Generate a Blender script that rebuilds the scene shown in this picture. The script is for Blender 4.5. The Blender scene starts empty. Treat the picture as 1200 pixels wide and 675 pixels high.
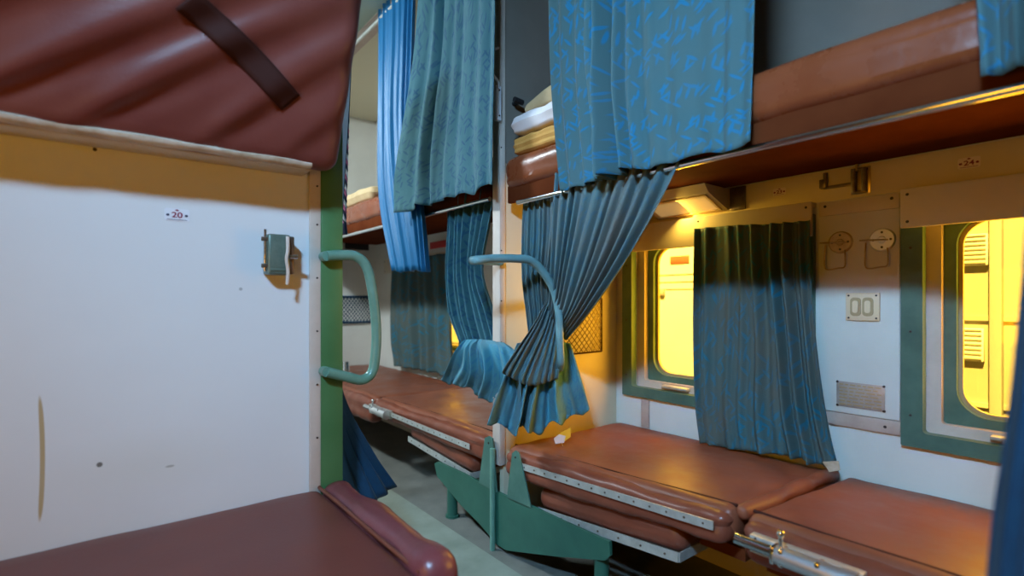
import bpy, bmesh, math, random
from mathutils import Vector, Matrix, noise

# ------------------------------------------------------------------ camera, world, lights
C = bpy.context.scene
COL = C.collection
PI = math.pi
R = math.radians
CAMZ = 1.09
YAW = R(38.3)
cd = bpy.data.cameras.new('camera')
cam = bpy.data.objects.new('camera', cd)
COL.objects.link(cam)
C.camera = cam
cam.location = (0, 0, CAMZ)
cam.rotation_euler = (R(90), 0, -YAW)
cd.sensor_width = 36
cd.lens = 612 / 1200 * 36
cd.shift_y = 12.5 / 1200
cd.clip_start = 0.02
cd.dof.use_dof = True
cd.dof.focus_distance = 2.1
cd.dof.aperture_fstop = 1.4

C.view_settings.view_transform = 'Standard'
C.view_settings.look = 'None'
C.view_settings.gamma = 1
C.view_settings.use_curve_mapping = False
C.view_settings.exposure = -0.45
try:
    C.cycles.use_denoising = True
    C.cycles.max_bounces = 10
    C.cycles.diffuse_bounces = 6
    C.cycles.transparent_max_bounces = 12
    C.cycles.caustics_reflective = False
    C.cycles.caustics_refractive = False
    C.cycles.sample_clamp_indirect = 6
except Exception:
    pass

w = bpy.data.worlds.new('world')
C.world = w
w.use_nodes = True
wn = w.node_tree.nodes
wl = w.node_tree.links
bg = wn['Background']
sky = wn.new('ShaderNodeTexSky')
sky.sky_type = 'HOSEK_WILKIE'
sky.turbidity = 3
sky.sun_direction = (-0.45, -0.1, 0.88)
wl.new(sky.outputs[0], bg.inputs[0])
bg.inputs[1].default_value = 0.6


def light(name, typ, loc, target, energy, color, **kw):
    d = bpy.data.lights.new(name, typ)
    o = bpy.data.objects.new(name, d)
    COL.objects.link(o)
    o.location = loc
    o.rotation_euler = (Vector(target) - Vector(loc)).to_track_quat('-Z', 'Y').to_euler()
    d.energy = energy
    d.color = color
    for k, v in kw.items():
        setattr(d, k, v)
    return o


light('sun', 'SUN', (-6, 0, 8), (-6 + 0.5, 0.12, 8 - 0.86), 46, (1, .93, .8), angle=R(0.6))
COOL = (0.34, 0.65, 1.0)
light('bay_tube_light', 'AREA', (-.80, -.05, 2.50), (1.45, 1.20, .85), 84, COOL, shape='RECTANGLE', size=.5, size_y=.12, spread=R(105))
light('far_bay_tube_light', 'AREA', (-.3, 3.2, 2.74), (.6, 3.0, .9), 150, (.74, .90, 1.0), shape='RECTANGLE', size=.6, size_y=.15)
WARM = (1.0, 0.67, 0.08)
for nm, y in (('window_daylight_near', .11), ('window_daylight_middle', 1.31), ('window_daylight_far', 3.75)):
    light(nm, 'AREA', (2.30, y, 1.03), (0, y, .93), 17, WARM, shape='RECTANGLE', size=.6, size_y=.6)

light('window_daylight_left', 'AREA', (-1.26, .55, 1.03), (1, .55, 1.10), 17, WARM, shape='RECTANGLE', size=.62, size_y=.6)

# ------------------------------------------------------------------ geometry of the view
_s, _c = math.sin(YAW), math.cos(YAW)


def ray(px, py):
    l = (px - 600) / 612
    return Vector((_s + l * _c, _c - l * _s, (350 - py) / 612))


def onx(px, py, X):
    r = ray(px, py)
    return Vector((0, 0, CAMZ)) + r * (X / r.x)


def ony(px, py, Y):
    r = ray(px, py)
    return Vector((0, 0, CAMZ)) + r * (Y / r.y)


# ------------------------------------------------------------------ materials
def mat(name, color=(.5, .5, .5), rough=.5, metal=0., spec=.5):
    m = bpy.data.materials.new(name)
    m.use_nodes = True
    b = m.node_tree.nodes['Principled BSDF']
    b.inputs['Base Color'].default_value = (*color, 1)
    b.inputs['Roughness'].default_value = rough
    b.inputs['Metallic'].default_value = metal
    b.inputs['Specular IOR Level'].default_value = spec
    return m


class NT:
    def __init__(self, m):
        self.t = m.node_tree
        self.b = self.t.nodes['Principled BSDF']

    def n(self, typ, **kw):
        o = self.t.nodes.new(typ)
        for k, v in kw.items():
            if k in o.inputs.keys():
                o.inputs[k].default_value = v
            else:
                setattr(o, k, v)
        return o

    def l(self, a, b):
        self.t.links.new(a, b)

    def ramp(self, src, stops):
        r = self.n('ShaderNodeValToRGB')
        e = r.color_ramp.elements
        while len(e) < len(stops):
            e.new(.5)
        for i, (p, c) in enumerate(stops):
            e[i].position = p
            e[i].color = (*c, 1) if len(c) == 3 else c
        self.l(src, r.inputs[0])
        return r.outputs[0]

    def math(self, op, a, b=None, c=None):
        m = self.n('ShaderNodeMath', operation=op)
        for i, x in enumerate((a, b, c)):
            if x is None:
                continue
            if isinstance(x, (int, float)):
                m.inputs[i].default_value = x
            else:
                self.l(x, m.inputs[i])
        return m.outputs[0]

    def mix(self, f, a, b):
        m = self.n('ShaderNodeMix', data_type='RGBA')
        for i, x in ((0, f), (6, a), (7, b)):
            if isinstance(x, (int, float)):
                m.inputs[i].default_value = x
            elif isinstance(x, tuple):
                m.inputs[i].default_value = (*x, 1)
            else:
                self.l(x, m.inputs[i])
        return m.outputs[2]

    def bump(self, h, strength=.3, dist=.01):
        b = self.n('ShaderNodeBump', Strength=strength, Distance=dist)
        self.l(h, b.inputs['Height'])
        self.l(b.outputs[0], self.b.inputs['Normal'])


def noisy(name, c1, c2, rough=.5, scale=6, metal=0., bump=.0, spec=.5, fine=80, detail=5, r2=None):
    m = mat(name, c1, rough, metal, spec)
    t = NT(m)
    co = t.n('ShaderNodeTexCoord').outputs['Object']
    nz = t.n('ShaderNodeTexNoise', Scale=scale, Detail=detail, Roughness=.6)
    t.l(co, nz.inputs['Vector'])
    t.l(t.ramp(nz.outputs[0], [(.32, c1), (.7, c2)]), t.b.inputs['Base Color'])
    if r2 is not None:
        t.l(t.ramp(nz.outputs[0], [(.3, (rough,) * 3), (.7, (r2,) * 3)]), t.b.inputs['Roughness'])
    if bump:
        f = t.n('ShaderNodeTexNoise', Scale=fine, Detail=3)
        t.l(co, f.inputs['Vector'])
        t.bump(f.outputs[0], bump, .004)
    return m


M = {}
M['leather'] = noisy('red_brown_rexine', (.135, .033, .026), (.18, .050, .036), .32, 3.5, bump=.10, fine=140, r2=.44, spec=.3)
M['leather_seat'] = noisy('worn_tan_rexine', (.17, .048, .024), (.24, .075, .038), .30, 7, bump=.12, fine=150, r2=.56, spec=.3)
M['leather_mauve'] = noisy('mauve_maroon_rexine', (.15, .032, .036), (.21, .055, .058), .34, 9, bump=.15, fine=120)
M['leather_dark'] = noisy('maroon_rexine', (.15, .038, .020), (.205, .060, .034), .32, 9, bump=.15, fine=120, spec=.32)
M['leather_gloss'] = noisy('glossy_brown_rexine', (.185, .042, .014), (.24, .062, .022), .22, 6, bump=.15, fine=60, r2=.34)
M['leather_base'] = noisy('dark_red_board', (.085, .018, .006), (.12, .030, .010), .9, 5, spec=.02)
M['trim_shadow'] = mat('dark_brown_trim_shadow', (.038, .011, .008), .7, 0, .12)  # seat piping and pouch rims, also the shadow band on the folded berth
M['cream'] = noisy('cream_laminate', (.62, .60, .54), (.70, .68, .62), .45, 2.2, bump=.04, fine=30)
M['cream2'] = noisy('beige_board', (.56, .47, .35), (.62, .53, .41), .5, 4, bump=.05, fine=40)
M['tan_wall'] = noisy('tan_laminate', (.20, .14, .075), (.25, .18, .10), .5, 3)
M['grey_panel'] = noisy('grey_brown_upper_wall', (.165, .14, .115), (.21, .18, .15), .5, 2.5, bump=.03, fine=30)  # darker grey-brown for the upper walls
M['trim'] = noisy('pale_pink_trim', (.52, .43, .36), (.60, .50, .43), .45, 12)
M['cream_yellow'] = noisy('cream_in_yellow_light', (.62, .49, .25), (.68, .55, .30), .5, 3)  # cream wall with the yellow light mixed into its colour
M['cream_warm'] = noisy('warm_cream_laminate', (.60, .52, .36), (.66, .58, .42), .45, 2.5)
M['trim_wood'] = noisy('pinkish_wood_strip', (.42, .30, .24), (.52, .40, .33), .5, 9)
M['green'] = noisy('green_paint', (.018, .085, .058), (.030, .115, .078), .38, 7, bump=.06, fine=60)
M['green_post'] = noisy('leaf_green_paint', (.05, .15, .05), (.075, .19, .07), .45, 5, bump=.05)
M['green_pale'] = noisy('pale_green_enamel', (.10, .225, .165), (.15, .28, .215), .3, 14)
M['teal_pale'] = noisy('blue_grey_enamel', (.125, .26, .28), (.18, .33, .345), .32, 12)
M['green_win'] = noisy('sea_green_window_paint', (.038, .105, .082), (.075, .165, .125), .4, 8, bump=.05)
M['chrome'] = mat('chrome', (.75, .77, .8), .14, 1.)
M['box_metal'] = noisy('grey_green_metal', (.10, .145, .115), (.16, .21, .17), .34, 30, metal=.3)
M['bright_steel'] = mat('bright_steel', (.82, .83, .85), .30, .9)
M['alu'] = noisy('dull_aluminium', (.50, .50, .46), (.66, .66, .62), .42, 30, metal=.6)
M['steel_dark'] = noisy('tarnished_steel', (.12, .09, .07), (.25, .19, .14), .4, 30, metal=.8)
M['brass'] = noisy('brass_toned_metal', (.40, .28, .13), (.60, .45, .25), .35, 25, metal=.7)  # brass tone, stands in for a warm reflection on one chrome wall plate
M['screw'] = mat('dark_screw', (.05, .04, .035), .5, .5)
M['bone'] = mat('cream_bakelite', (.74, .56, .36), .4)
M['bone_dark'] = mat('tan_bakelite', (.42, .29, .15), .45)
M['plate'] = noisy('engraved_plate', (.36, .30, .26), (.48, .41, .36), .4, 25, metal=.4)
M['ink'] = mat('dark_ink', (.02, .02, .06), .6)
M['red_ink'] = mat('maroon_ink', (.22, .015, .05), .6)
M['sticker'] = mat('white_sticker', (.72, .72, .76), .45)
M['sticker_old'] = mat('yellowed_sticker', (.74, .60, .42), .5)
M['black'] = mat('black_rubber', (.012, .012, .014), .5)
M['dark'] = mat('dark_gap', (.02, .018, .016), .8)
M['orange_cloth'] = noisy('mustard_blanket', (.52, .24, .045), (.66, .34, .08), .85, 10, bump=.35, fine=120)
M['tan_cloth'] = noisy('tan_blanket', (.52, .36, .18), (.62, .45, .25), .9, 12, bump=.3, fine=120)
M['white_cloth'] = noisy('white_linen', (.74, .66, .64), (.82, .74, .72), .8, 8, bump=.25, fine=60)
M['edge_cloth'] = noisy('soiled_canvas_edge', (.36, .26, .16), (.62, .54, .44), .8, 14, bump=.4, fine=40)
M['red_cloth'] = mat('red_cloth', (.42, .02, .015), .8)
M['yellow'] = mat('yellow_tag', (.75, .5, .04), .6)
M['floor'] = noisy('grey_vinyl_floor', (.10, .10, .085), (.17, .165, .14), .5, 7, bump=.1, fine=60, r2=.6)
M['mat'] = noisy('pale_teal_aisle_strip', (.17, .19, .15), (.24, .26, .21), .5, 6, bump=.1, fine=70)
M['ceiling'] = mat('pale_green_ceiling', (.36, .44, .37), .6)
M['beige_ceiling'] = mat('beige_ceiling_panel', (.62, .56, .40), .6)
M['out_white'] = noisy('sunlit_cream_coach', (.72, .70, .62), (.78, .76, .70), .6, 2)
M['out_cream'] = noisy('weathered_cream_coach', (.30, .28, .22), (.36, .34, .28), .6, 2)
M['out_red'] = mat('coach_red_plate', (.45, .10, .05), .6)
M['out_grey'] = mat('coach_grey', (.30, .30, .28), .6)
M['ballast'] = noisy('track_ballast', (.20, .18, .15), (.34, .31, .27), .9, 20)


def wall_mat():
    m = noisy('white_partition_laminate', (.66, .66, .66), (.71, .71, .71), .42, 1.6, bump=.03, fine=25)
    t = NT(m)
    old = t.b.inputs['Base Color'].links[0].from_socket
    geo = t.n('ShaderNodeNewGeometry')
    sp = t.n('ShaderNodeSeparateXYZ')
    t.l(geo.outputs['Position'], sp.inputs[0])
    x, z = sp.outputs[0], sp.outputs[2]
    col = old

    def ell(cx, cz, rx, rz, c, strength=1.0, soft=.35):
        nonlocal col
        a = t.math('POWER', t.math('DIVIDE', t.math('SUBTRACT', x, cx), rx), 2)
        b = t.math('POWER', t.math('DIVIDE', t.math('SUBTRACT', z, cz), rz), 2)
        d = t.math('SQRT', t.math('ADD', a, b))
        f = t.ramp(d, [(max(0, 1 - soft), (strength,) * 3), (1.0, (0, 0, 0))])
        col = t.mix(f, col, c)

    # a mustard smear, drill holes, faint stains
    zz = t.math('SUBTRACT', z, .68)
    bend = t.math('MULTIPLY', t.math('POWER', zz, 2), .22)
    xs = t.math('ADD', x, bend)
    a = t.math('POWER', t.math('DIVIDE', t.math('SUBTRACT', xs, -.115), .0058), 2)
    b = t.math('POWER', t.math('DIVIDE', zz, .165), 6)
    d = t.math('ADD', a, b)
    col = t.mix(t.ramp(d, [(.5, (.85,) * 3), (1, (0, 0, 0))]), col, (.40, .27, .09))
    ell(.000, .641, .008, .008, (.01, .01, .01))
    ell(-.010, 1.492, .006, .006, (.03, .01, .01))
    ell(.16, .605, .013, .004, (.30, .30, .28))
    ell(.345, 1.12, .006, .006, (.25, .24, .23), .7)
    ell(.10, .62, .26, .11, (.60, .58, .52), .35, .9)
    t.l(col, t.b.inputs['Base Color'])
    return m


M['wall'] = wall_mat()


def fabric(name, base, stroke, dust=(.2, .18, .15), dustiness=.0, sheen=.3, scale=1.0, pattern=1.0, rough=.8):
    """woven curtain cloth with scattered slanted leaf strokes, laid out in UV metres"""
    m = mat(name, base, rough, 0, .25)
    t = NT(m)
    uv = t.n('ShaderNodeTexCoord').outputs['UV']
    wob = t.n('ShaderNodeTexNoise', Scale=9, Detail=2)
    t.l(uv, wob.inputs['Vector'])
    vm = t.n('ShaderNodeVectorMath', operation='MULTIPLY_ADD')
    t.l(wob.outputs['Color'], vm.inputs[0])
    vm.inputs[1].default_value = (.010, .010, 0)
    t.l(uv, vm.inputs[2])
    fac = None
    for ang, ofs in ((32, .0), (-38, .37), (75, .71)):
        mp = t.n('ShaderNodeMapping', vector_type='TEXTURE')
        mp.inputs['Rotation'].default_value = (0, 0, R(ang))
        mp.inputs['Location'].default_value = (ofs, ofs * .7, 0)
        mp.inputs['Scale'].default_value = (1 / (7.6 * scale), 1 / (32 * scale), 1)
        t.l(vm.outputs[0], mp.inputs['Vector'])
        v = t.n('ShaderNodeTexVoronoi', Scale=1.0, Randomness=.9)
        v.voronoi_dimensions = '2D'
        t.l(mp.outputs[0], v.inputs['Vector'])
        f = t.ramp(v.outputs['Distance'], [(.15, (1, 1, 1)), (.25, (0, 0, 0))])
        # only some cells carry a leaf
        sel = t.n('ShaderNodeSeparateColor')
        t.l(v.outputs['Color'], sel.inputs[0])
        f = t.math('MULTIPLY', f, t.math('GREATER_THAN', sel.outputs[0], .36))
        fac = f if fac is None else t.math('MAXIMUM', fac, f)
    fac = t.math('MULTIPLY', fac, pattern)
    col = t.mix(fac, base, stroke)
    d = t.n('ShaderNodeTexNoise', Scale=3.2, Detail=6, Roughness=.65)
    t.l(uv, d.inputs['Vector'])
    df = t.ramp(d.outputs[0], [(.40, (0, 0, 0)), (.66, (1, 1, 1))])
    col = t.mix(t.math('MULTIPLY', df, dustiness), col, dust)
    t.l(col, t.b.inputs['Base Color'])
    t.b.inputs['Sheen Weight'].default_value = sheen
    t.b.inputs['Sheen Roughness'].default_value = .5
    wv = t.n('ShaderNodeTexNoise', Scale=260, Detail=2)
    t.l(uv, wv.inputs['Vector'])
    h = t.math('ADD', wv.outputs[0], t.math('MULTIPLY', fac, .5))
    t.bump(h, .35, .002)
    return m


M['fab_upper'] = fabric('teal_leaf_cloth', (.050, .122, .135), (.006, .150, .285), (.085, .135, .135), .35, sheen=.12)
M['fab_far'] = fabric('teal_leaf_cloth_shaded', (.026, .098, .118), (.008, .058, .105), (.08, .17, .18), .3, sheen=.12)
M['fab_lower'] = fabric('dusty_teal_cloth', (.070, .150, .165), (.03, .14, .22), (.15, .135, .11), .7, pattern=.6, sheen=.12)
M['fab_tail'] = fabric('bright_teal_cloth', (.045, .20, .26), (.02, .15, .26), (.12, .17, .17), .45, pattern=.7, sheen=.12)
M['fab_window'] = fabric('dusty_window_cloth', (.052, .098, .100), (.010, .125, .195), (.12, .105, .075), .6, sheen=.0)
M['fab_blue'] = fabric('bright_blue_satin', (.004, .115, .27), (.006, .095, .22), (.010, .14, .28), .2, pattern=.3, rough=.36, sheen=.1)
M['fab_deep'] = fabric('deep_blue_cloth', (.004, .036, .080), (.006, .028, .065), (.012, .042, .075), .3, pattern=.5, sheen=.1)


def glass_mat(name, tint, gloss=.06):
    m = bpy.data.materials.new(name)
    m.use_nodes = True
    nt = m.node_tree
    nt.nodes.clear()
    o = nt.nodes.new('ShaderNodeOutputMaterial')
    tr = nt.nodes.new('ShaderNodeBsdfTransparent')
    tr.inputs[0].default_value = (*tint, 1)
    gl = nt.nodes.new('ShaderNodeBsdfGlossy')
    gl.inputs['Roughness'].default_value = .05
    mx = nt.nodes.new('ShaderNodeMixShader')
    mx.inputs[0].default_value = gloss
    nt.links.new(tr.outputs[0], mx.inputs[1])
    nt.links.new(gl.outputs[0], mx.inputs[2])
    nt.links.new(mx.outputs[0], o.inputs[0])
    return m


M['glass'] = glass_mat('yellow_tinted_glass', (1.0, .82, .34))


def emit(name, color, s):
    m = mat(name, color)
    b = m.node_tree.nodes['Principled BSDF']
    b.inputs['Emission Color'].default_value = (*color, 1)
    b.inputs['Emission Strength'].default_value = s
    return m


M['lamp'] = emit('lit_tube_diffuser', COOL, 4)


M['lens'] = emit('warm_lamp_lens', (.62, .44, .18), .5)
# ------------------------------------------------------------------ mesh helpers
def obj(name, bm, m, parent=None, smooth=True, angle=35):
    bmesh.ops.recalc_face_normals(bm, faces=bm.faces)
    me = bpy.data.meshes.new(name)
    bm.to_mesh(me)
    bm.free()
    o = bpy.data.objects.new(name, me)
    COL.objects.link(o)
    for mm in (m if isinstance(m, (list, tuple)) else [m]):
        me.materials.append(mm)
    if smooth:
        me.polygons.foreach_set('use_smooth', [True] * len(me.polygons))
        if angle:
            me.set_sharp_from_angle(angle=R(angle))
    if parent:
        o.parent = parent
        o.matrix_parent_inverse = parent.matrix_basis.inverted()
    return o


def thing(name, label, cat, loc=(0, 0, 0), group=None):
    o = bpy.data.objects.new(name, None)
    o.empty_display_size = .05
    COL.objects.link(o)
    o.location = loc
    o['label'] = label
    o['category'] = cat
    if group:
        o['group'] = group
    return o


def tag(o, label, cat, group=None):
    o['label'] = label
    o['category'] = cat
    if group:
        o['group'] = group
    return o


def struct(o):
    o['kind'] = 'structure'
    return o


def NB():
    return bmesh.new()


def box(bm, lo, hi, bev=0, seg=2, rot=None):
    lo, hi = Vector(lo), Vector(hi)
    c = (lo + hi) / 2
    s = hi - lo
    mt = Matrix.Translation(c) @ (rot.to_4x4() if rot else Matrix.Identity(4)) @ Matrix.Diagonal((abs(s.x), abs(s.y), abs(s.z), 1))
    r = bmesh.ops.create_cube(bm, size=1, matrix=mt)
    if bev:
        vs = set(r['verts'])
        es = [e for e in bm.edges if e.verts[0] in vs and e.verts[1] in vs]
        bmesh.ops.bevel(bm, geom=es, offset=bev, segments=seg, profile=.5, affect='EDGES')
    return bm


def cyl(bm, p, q, r, n=20, r2=None):
    p, q = Vector(p), Vector(q)
    d = q - p
    rot = d.to_track_quat('Z', 'Y').to_matrix().to_4x4()
    bmesh.ops.create_cone(bm, cap_ends=True, segments=n, radius1=r, radius2=r if r2 is None else r2, depth=d.length,
                          matrix=Matrix.Translation((p + q) / 2) @ rot)
    return bm


def crom(pts, per=10):
    P = [Vector(p) for p in pts]
    P = [2 * P[0] - P[1]] + P + [2 * P[-1] - P[-2]]
    out = []
    for i in range(1, len(P) - 2):
        a, b, c, d = P[i - 1:i + 3]
        for k in range(per):
            t = k / per
            out.append(.5 * ((2 * b) + (c - a) * t + (2 * a - 5 * b + 4 * c - d) * t * t + (3 * b - a - 3 * c + d) * t ** 3))
    out.append(P[-2])
    return out


def tube(bm, pts, r, n=12, per=8, spline=True, rfun=None):
    path = crom(pts, per) if spline else [Vector(p) for p in pts]
    rings = []
    up = None
    for i, p in enumerate(path):
        a = path[max(i - 1, 0)]
        b = path[min(i + 1, len(path) - 1)]
        d = (b - a).normalized()
        if up is None:
            up = d.orthogonal().normalized()
        up = (up - d * up.dot(d)).normalized()
        sd = d.cross(up)
        rr = rfun(i / (len(path) - 1)) if rfun else r
        rings.append([bm.verts.new(p + (up * math.cos(2 * PI * k / n) + sd * math.sin(2 * PI * k / n)) * rr) for k in range(n)])
    for a, b in zip(rings, rings[1:]):
        for k in range(n):
            bm.faces.new((a[k], a[(k + 1) % n], b[(k + 1) % n], b[k]))
    bm.faces.new(rings[0][::-1])
    bm.faces.new(rings[-1])
    return bm


def prism(bm, poly, d):
    """closed polygon of 3-D points swept by vector d"""
    d = Vector(d)
    a = [bm.verts.new(Vector(p)) for p in poly]
    b = [bm.verts.new(Vector(p) + d) for p in poly]
    n = len(a)
    bm.faces.new(a)
    bm.faces.new(b[::-1])
    for i in range(n):
        bm.faces.new((a[i], b[i], b[(i + 1) % n], a[(i + 1) % n]))
    return bm


def rrect(cy, cz, hy, hz, r, seg=8):
    pts = []
    for (sy, sz, a0) in ((1, 1, 0), (-1, 1, 90), (-1, -1, 180), (1, -1, 270)):
        for k in range(seg + 1):
            a = R(a0 + 90 * k / seg)
            pts.append((cy + sy * (hy - r) + r * math.cos(a), cz + sz * (hz - r) + r * math.sin(a)))
    return pts


def ring(bm, x0, x1, outer, inner):
    """frame lying in the YZ plane between two rounded rectangles with the same point count"""
    O0 = [bm.verts.new((x0, y, z)) for y, z in outer]
    O1 = [bm.verts.new((x1, y, z)) for y, z in outer]
    I0 = [bm.verts.new((x0, y, z)) for y, z in inner]
    I1 = [bm.verts.new((x1, y, z)) for y, z in inner]
    n = len(outer)
    for i in range(n):
        j = (i + 1) % n
        bm.faces.new((O0[i], O0[j], I0[j], I0[i]))
        bm.faces.new((O1[j], O1[i], I1[i], I1[j]))
        bm.faces.new((O0[j], O0[i], O1[i], O1[j]))
        bm.faces.new((I0[i], I0[j], I1[j], I1[i]))
    return bm


def axis_pts(h, r, step):
    a = [-h, -h + r * .25, -h + r * .6, -h + r]
    n = max(2, int((2 * h - 2 * r) / step))
    a += [-h + r + (2 * h - 2 * r) * k / n for k in range(1, n)]
    a += [h - r, h - r * .6, h - r * .25, h]
    return a


def cushion(lo, hi, r, step=.04, fn=None, M4=None):
    """rounded, gridded box; fn(p, normal) -> displaced point, p local around the centre"""
    lo, hi = Vector(lo), Vector(hi)
    c = (lo + hi) / 2
    h = (hi - lo) / 2
    r = min(r, h.x * .98, h.y * .98, h.z * .98)
    ax = [axis_pts(h[i], r, step) for i in range(3)]
    bm = NB()
    cache = {}

    def vert(p):
        k = tuple(round(v, 5) for v in p)
        if k not in cache:
            p = Vector(p)
            inn = Vector([max(-(h[i] - r), min(h[i] - r, p[i])) for i in range(3)])
            d = p - inn
            nrm = d.normalized() if d.length > 1e-9 else Vector((0, 0, 1))
            q = inn + nrm * r
            if fn:
                q = fn(q, nrm)
            q = q + c
            if M4:
                q = M4 @ q
            cache[k] = bm.verts.new(q)
        return cache[k]

    for i in range(3):
        j, k = (i + 1) % 3, (i + 2) % 3
        for s in (-1, 1):
            for a in range(len(ax[j]) - 1):
                for b in range(len(ax[k]) - 1):
                    q = []
                    for (da, db) in ((0, 0), (1, 0), (1, 1), (0, 1)):
                        p = [0, 0, 0]
                        p[i] = s * h[i]
                        p[j] = ax[j][a + da]
                        p[k] = ax[k][b + db]
                        q.append(vert(p))
                    if len(set(q)) >= 3:
                        try:
                            bm.faces.new(q if s > 0 else q[::-1])
                        except ValueError:
                            pass
    return bm


def wav(p, sc, seed=0):
    return noise.noise(Vector((p[0] * sc + seed * 7.3, p[1] * sc - seed * 3.1, p[2] * sc + seed)))


def wrinkled(amp=.004, sc=6, seed=0):
    return lambda p, n: p + n * amp * (wav(p, sc, seed) + .5 * wav(p, sc * 2.7, seed + 3))


def screw(p, axis, parent, r=.006, m='screw'):
    b = NB()
    a = Vector(axis)
    p = Vector(p)
    cyl(b, p - a * .002, p + a * .003, r, 10, r * .7)
    return obj('screw', b, M[m], parent)


def lerp(a, b, t):
    return a + (b - a) * t


def curtain(name, rows, pleats, m, parent=None, seed=1, nu=150, nv=46, cloth_w=1.0, cloth_h=1.0, normal=None, thick=.0022, au=None,
            sharp=.35, drift=.25, hem=0.0, ragged=0.0):
    """rows: list of (points left..right, amplitude), top to bottom; every row has the same number of points"""
    rnd = random.Random(seed)
    nr = len(rows)
    npnt = len(rows[0][0])
    cols = [crom([rows[i][0][j] for i in range(nr)], 12) for j in range(npnt)]
    amps = crom([Vector((rows[i][1], 0, 0)) for i in range(nr)], 12)
    L = len(amps)
    ph = rnd.random() * 6
    # uneven pleat spacing
    knots = [0]
    for _ in range(pleats):
        knots.append(knots[-1] + .55 + rnd.random() * .9)
    tot = knots[-1]
    knots = [k / tot for k in knots]
    heights = [.40 + .85 * rnd.random() for _ in range(pleats + 1)]

    def wave(u, v):
        edge = min(1, 4 * u * (1 - u) + .05)
        uu = u + drift * (.16 * noise.noise(Vector((u * 2.6, v * 1.6, seed * 3.7))) + .05 * noise.noise(Vector((u * 7, v * 2.6, seed * 1.9)))) * edge
        uu = min(.9999, max(0, uu))
        for i in range(pleats):
            if uu < knots[i + 1]:
                break
        f = (uu - knots[i]) / (knots[i + 1] - knots[i])
        hgt = lerp(heights[i], heights[i + 1], f)
        a = 2 * PI * f
        # rounded ridge, narrower valley, leaning a little to one side
        g = math.cos(a + .45 * math.sin(a)) * .8 + .25 * math.cos(2 * a + ph)
        e = .30 * noise.noise(Vector((u * 9, v * 2.2, seed))) + .14 * noise.noise(Vector((u * 26, v * 4.5, seed + 9)))
        return hgt * g + e

    bm = NB()
    uvl = bm.loops.layers.uv.new('UVMap')
    grid = []
    for iv in range(nv + 1):
        t = iv / nv * (L - 1)
        i0 = min(int(t), L - 2)
        ft = t - i0
        ctrl = [lerp(cols[j][i0], cols[j][i0 + 1], ft) for j in range(npnt)]
        amp = lerp(amps[i0].x, amps[i0 + 1].x, ft)
        line = crom(ctrl, 10) if npnt > 2 else None
        row = []
        for iu in range(nu + 1):
            u = iu / nu
            if line:
                s = u * (len(line) - 1)
                k = min(int(s), len(line) - 2)
                p = lerp(line[k], line[k + 1], s - k)
                tg = line[k + 1] - line[k]
            else:
                p = lerp(ctrl[0], ctrl[1], u)
                tg = ctrl[1] - ctrl[0]
            if normal is not None:
                nn = Vector(normal)
            else:
                nn = Vector((tg.y, -tg.x, 0)).normalized()
            v = iv / nv
            p = p + nn * amp * wave(u, v) * (au(u, v) if au else 1)
            if hem and v > .9:
                p = p + Vector((0, 0, hem * noise.noise(Vector((u * 7, seed, 0))) * (v - .9) * 10))
            if ragged and v > .93:
                p = p + nn * ragged * noise.noise(Vector((u * 40, v * 12, seed)))
            row.append(bm.verts.new(p))
        grid.append(row)
    for iv in range(nv):
        for iu in range(nu):
            f = bm.faces.new((grid[iv][iu], grid[iv][iu + 1], grid[iv + 1][iu + 1], grid[iv + 1][iu]))
            for lp, (a, b) in zip(f.loops, ((iu, iv), (iu + 1, iv), (iu + 1, iv + 1), (iu, iv + 1))):
                lp[uvl].uv = (a / nu * cloth_w + seed * .31, (1 - b / nv) * cloth_h)
    me = bpy.data.meshes.new(name)
    bm.to_mesh(me)
    bm.free()
    me.materials.append(M[m])
    me.polygons.foreach_set('use_smooth', [True] * len(me.polygons))
    o = bpy.data.objects.new(name, me)
    COL.objects.link(o)
    md = o.modifiers.new('cloth thickness', 'SOLIDIFY')
    md.thickness = thick
    md.offset = 0
    if parent:
        o.parent = parent
        o.matrix_parent_inverse = parent.matrix_basis.inverted()
    return o


def text_mesh(name, s, size, m, parent, mw, depth=.0006):
    cu = bpy.data.curves.new(name, 'FONT')
    cu.body = s
    cu.size = size
    cu.align_x = 'CENTER'
    cu.align_y = 'CENTER'
    cu.extrude = depth
    cu.offset = size * .02
    tmp = bpy.data.objects.new('tmp', cu)
    COL.objects.link(tmp)
    dg = bpy.context.evaluated_depsgraph_get()
    me = bpy.data.meshes.new_from_object(tmp.evaluated_get(dg))
    bpy.data.objects.remove(tmp)
    me.name = name
    me.transform(mw)
    me.materials.clear()
    me.materials.append(m)
    o = bpy.data.objects.new(name, me)
    COL.objects.link(o)
    o.parent = parent
    o.matrix_parent_inverse = parent.matrix_basis.inverted()
    return o


# facing matrices: text plane -> wall
def face_minus_y(p):     # readable from -Y
    return Matrix.Translation(p) @ Matrix.Rotation(R(90), 4, 'X')


def face_minus_x(p):     # readable from -X
    return Matrix.Translation(p) @ Matrix.Rotation(R(-90), 4, 'Z') @ Matrix.Rotation(R(90), 4, 'X')


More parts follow.
